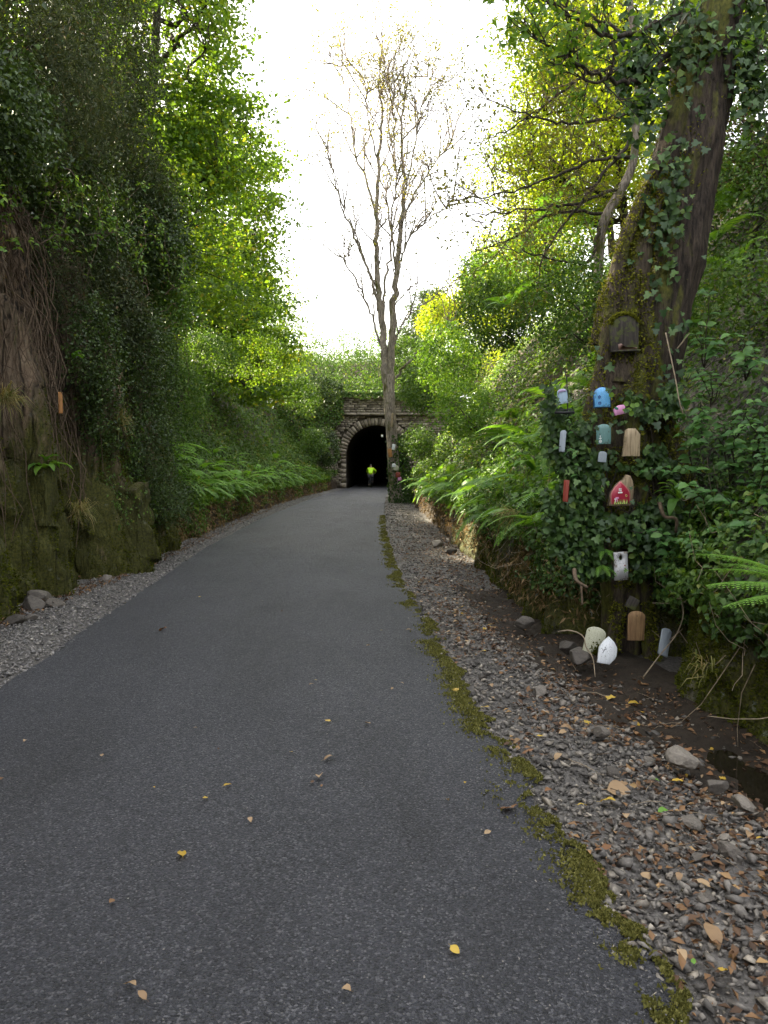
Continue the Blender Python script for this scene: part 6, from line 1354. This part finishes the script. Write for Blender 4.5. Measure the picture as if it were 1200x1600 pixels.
nodes = [pb(0, 0, .95) + (.15, .12), pb(0, .10, 1.15) + (.15, .11), pb(0, .22, 1.36) + (.17, .11), pb(0, .30, 1.46) + (.06,), pb(0, .36, 1.56) + (.085, .10), pb(0, .37, 1.66) + (.08, .09),
         pb(-.19, .24, 1.40) + (.062,), pb(-.27, .42, 1.2) + (.048,), pb(-.25, .62, 1.06) + (.036,), pb(-.24, .69, 1.03) + (.04,),
         pb(.19, .24, 1.40) + (.062,), pb(.36, .36, 1.22) + (.048,), pb(.30, .60, 1.06) + (.036,), pb(.26, .69, 1.03) + (.04,),
         pb(-.11, .06, .88) + (.095,), pb(-.13, .36, .62) + (.065,), pb(-.12, .22, .24) + (.045,), pb(-.12, .34, .17) + (.04,),
         pb(.11, .06, .88) + (.095,), pb(.13, .40, .78) + (.065,), pb(.12, .28, .44) + (.045,), pb(.12, .40, .38) + (.04,)]
edges = [(0, 1), (1, 2), (2, 3), (3, 4), (4, 5), (2, 6), (6, 7), (7, 8), (8, 9), (2, 10), (10, 11), (11, 12), (12, 13), (0, 14), (14, 15), (15, 16), (16, 17), (0, 18), (18, 19), (19, 20), (20, 21)]
pr = skin_mesh('person', nodes, edges, M['skin'])
tag(pr, 'person in a bright lime jacket riding a bicycle into the dark tunnel', 'person')
ex = lambda i, d: nodes[i][:3] + tuple(v + d for v in nodes[i][3:])
jk = skin_mesh('jacket', [ex(0, .03), ex(1, .04), ex(2, .035), ex(6, .025), ex(7, .025), ex(8, .018), ex(10, .025), ex(11, .025), ex(12, .018)], [(0, 1), (1, 2), (2, 3), (3, 4), (4, 5), (2, 6), (6, 7), (7, 8)], M['hivis']); jk.parent = pr
tr2 = skin_mesh('trousers', [ex(0, .018), ex(14, .02), ex(15, .02), ex(16, .012), ex(18, .02), ex(19, .02), ex(20, .012)], [(0, 1), (1, 2), (2, 3), (0, 4), (4, 5), (5, 6)], M['dark_cloth']); tr2.parent = pr
for i in (17, 21):
    mb = MB(); p = nodes[i]; tube(mb, [(p[0], p[1] - .14, p[2] + .02), (p[0], p[1] - .05, p[2]), (p[0], p[1] + .08, p[2] - .03), (p[0], p[1] + .13, p[2] - .04)], [.045, .055, .05, .03], 8, cap=True); o = mb.build('shoe', M['rubber'], smooth=True); o.parent = pr
hm = bpy.data.meshes.new('helmet'); bm = bmesh.new(); bmesh.ops.create_uvsphere(bm, u_segments=14, v_segments=9, radius=1)
bmesh.ops.delete(bm, geom=[v for v in bm.verts if v.co.z < -.15], context='VERTS')
for v in bm.verts: v.co = Vector((v.co.x * .115, v.co.y * .145, v.co.z * .12)) + Vector(pb(0, .36, 1.63))
bm.to_mesh(hm); bm.free(); hm.materials.append(M['helmet']); o = put('helmet', hm, pr)
bk = thing('bicycle', 'dark bicycle ridden into the tunnel by the person in lime', 'bicycle', (CX, CY_, 0.02)); 
for yy_ in (-.18, .86):
    mb = MB(); a = np.linspace(0, 2 * np.pi, 25); tube(mb, np.stack([0 * a + CX, CY_ + yy_ + .325 * np.cos(a), .36 + .325 * np.sin(a)], -1), .022, 6); wh = mb.build('tyre', M['rubber'], bk, smooth=True); wh.name = 'wheel'
    mb = MB(); tube(mb, np.stack([0 * a + CX, CY_ + yy_ + .295 * np.cos(a), .36 + .295 * np.sin(a)], -1), .010, 5)
    for q in np.linspace(0, 2 * np.pi, 12, endpoint=False): tube(mb, [(CX, CY_ + yy_, .36), (CX, CY_ + yy_ + .29 * math.cos(q), .36 + .29 * math.sin(q))], .002, 3)
    mb.build('rim', M['bike_paint'], wh)
mb = MB()
for a_, b_ in (((0, -.18, .36), (0, .22, .30)), ((0, .22, .30), (0, .02, .82)), ((0, -.18, .36), (0, .05, .76)), ((0, .05, .76), (0, .64, .82)), ((0, .22, .30), (0, .66, .72)), ((0, .62, .95), (0, .72, .62)), ((0.05, .72, .62), (.05, .86, .36)), ((-.05, .72, .62), (-.05, .86, .36))): tube(mb, [pb(*a_), pb(*b_)], .017, 6)
mb.build('frame', M['bike_paint'], bk, smooth=True)
mb = MB(); tube(mb, [pb(-.29, .66, 1.02), pb(-.12, .64, 1.0), pb(0, .62, .96), pb(.12, .64, 1.0), pb(.29, .66, 1.02)], .014, 6); mb.build('handlebar', M['bike_paint'], bk, smooth=True)
mb = MB(); tube(mb, [pb(0, -.1, .86), pb(0, .0, .86), pb(0, .16, .84)], [.075, .07, .02], 8, cap=True); mb.build('saddle', M['rubber'], bk, smooth=True)
mb = MB(); tube(mb, [pb(-.12, .30, .15), pb(-.06, .24, .20), pb(.06, .2, .4), pb(.12, .36, .36)], .012, 5); mb.build('pedals', M['bike_paint'], bk)
mb = MB(); a = np.linspace(.6, 2.6, 9); tube(mb, np.stack([0 * a + CX, CY_ - .18 - .38 * np.cos(a) * -1 * -1, .36 + .38 * np.sin(a)], -1), .025, 5); mb.build('mudguard', M['bike_paint'], bk)

# stats
tot = 0; seen = set()
for o in bpy.data.objects:
    if o.type == 'MESH' and o.data.name not in seen:
        seen.add(o.data.name); tot += sum(1 for _ in ()) + len(o.data.loops) - 2 * len(o.data.polygons)
print('TRIANGLES', tot)
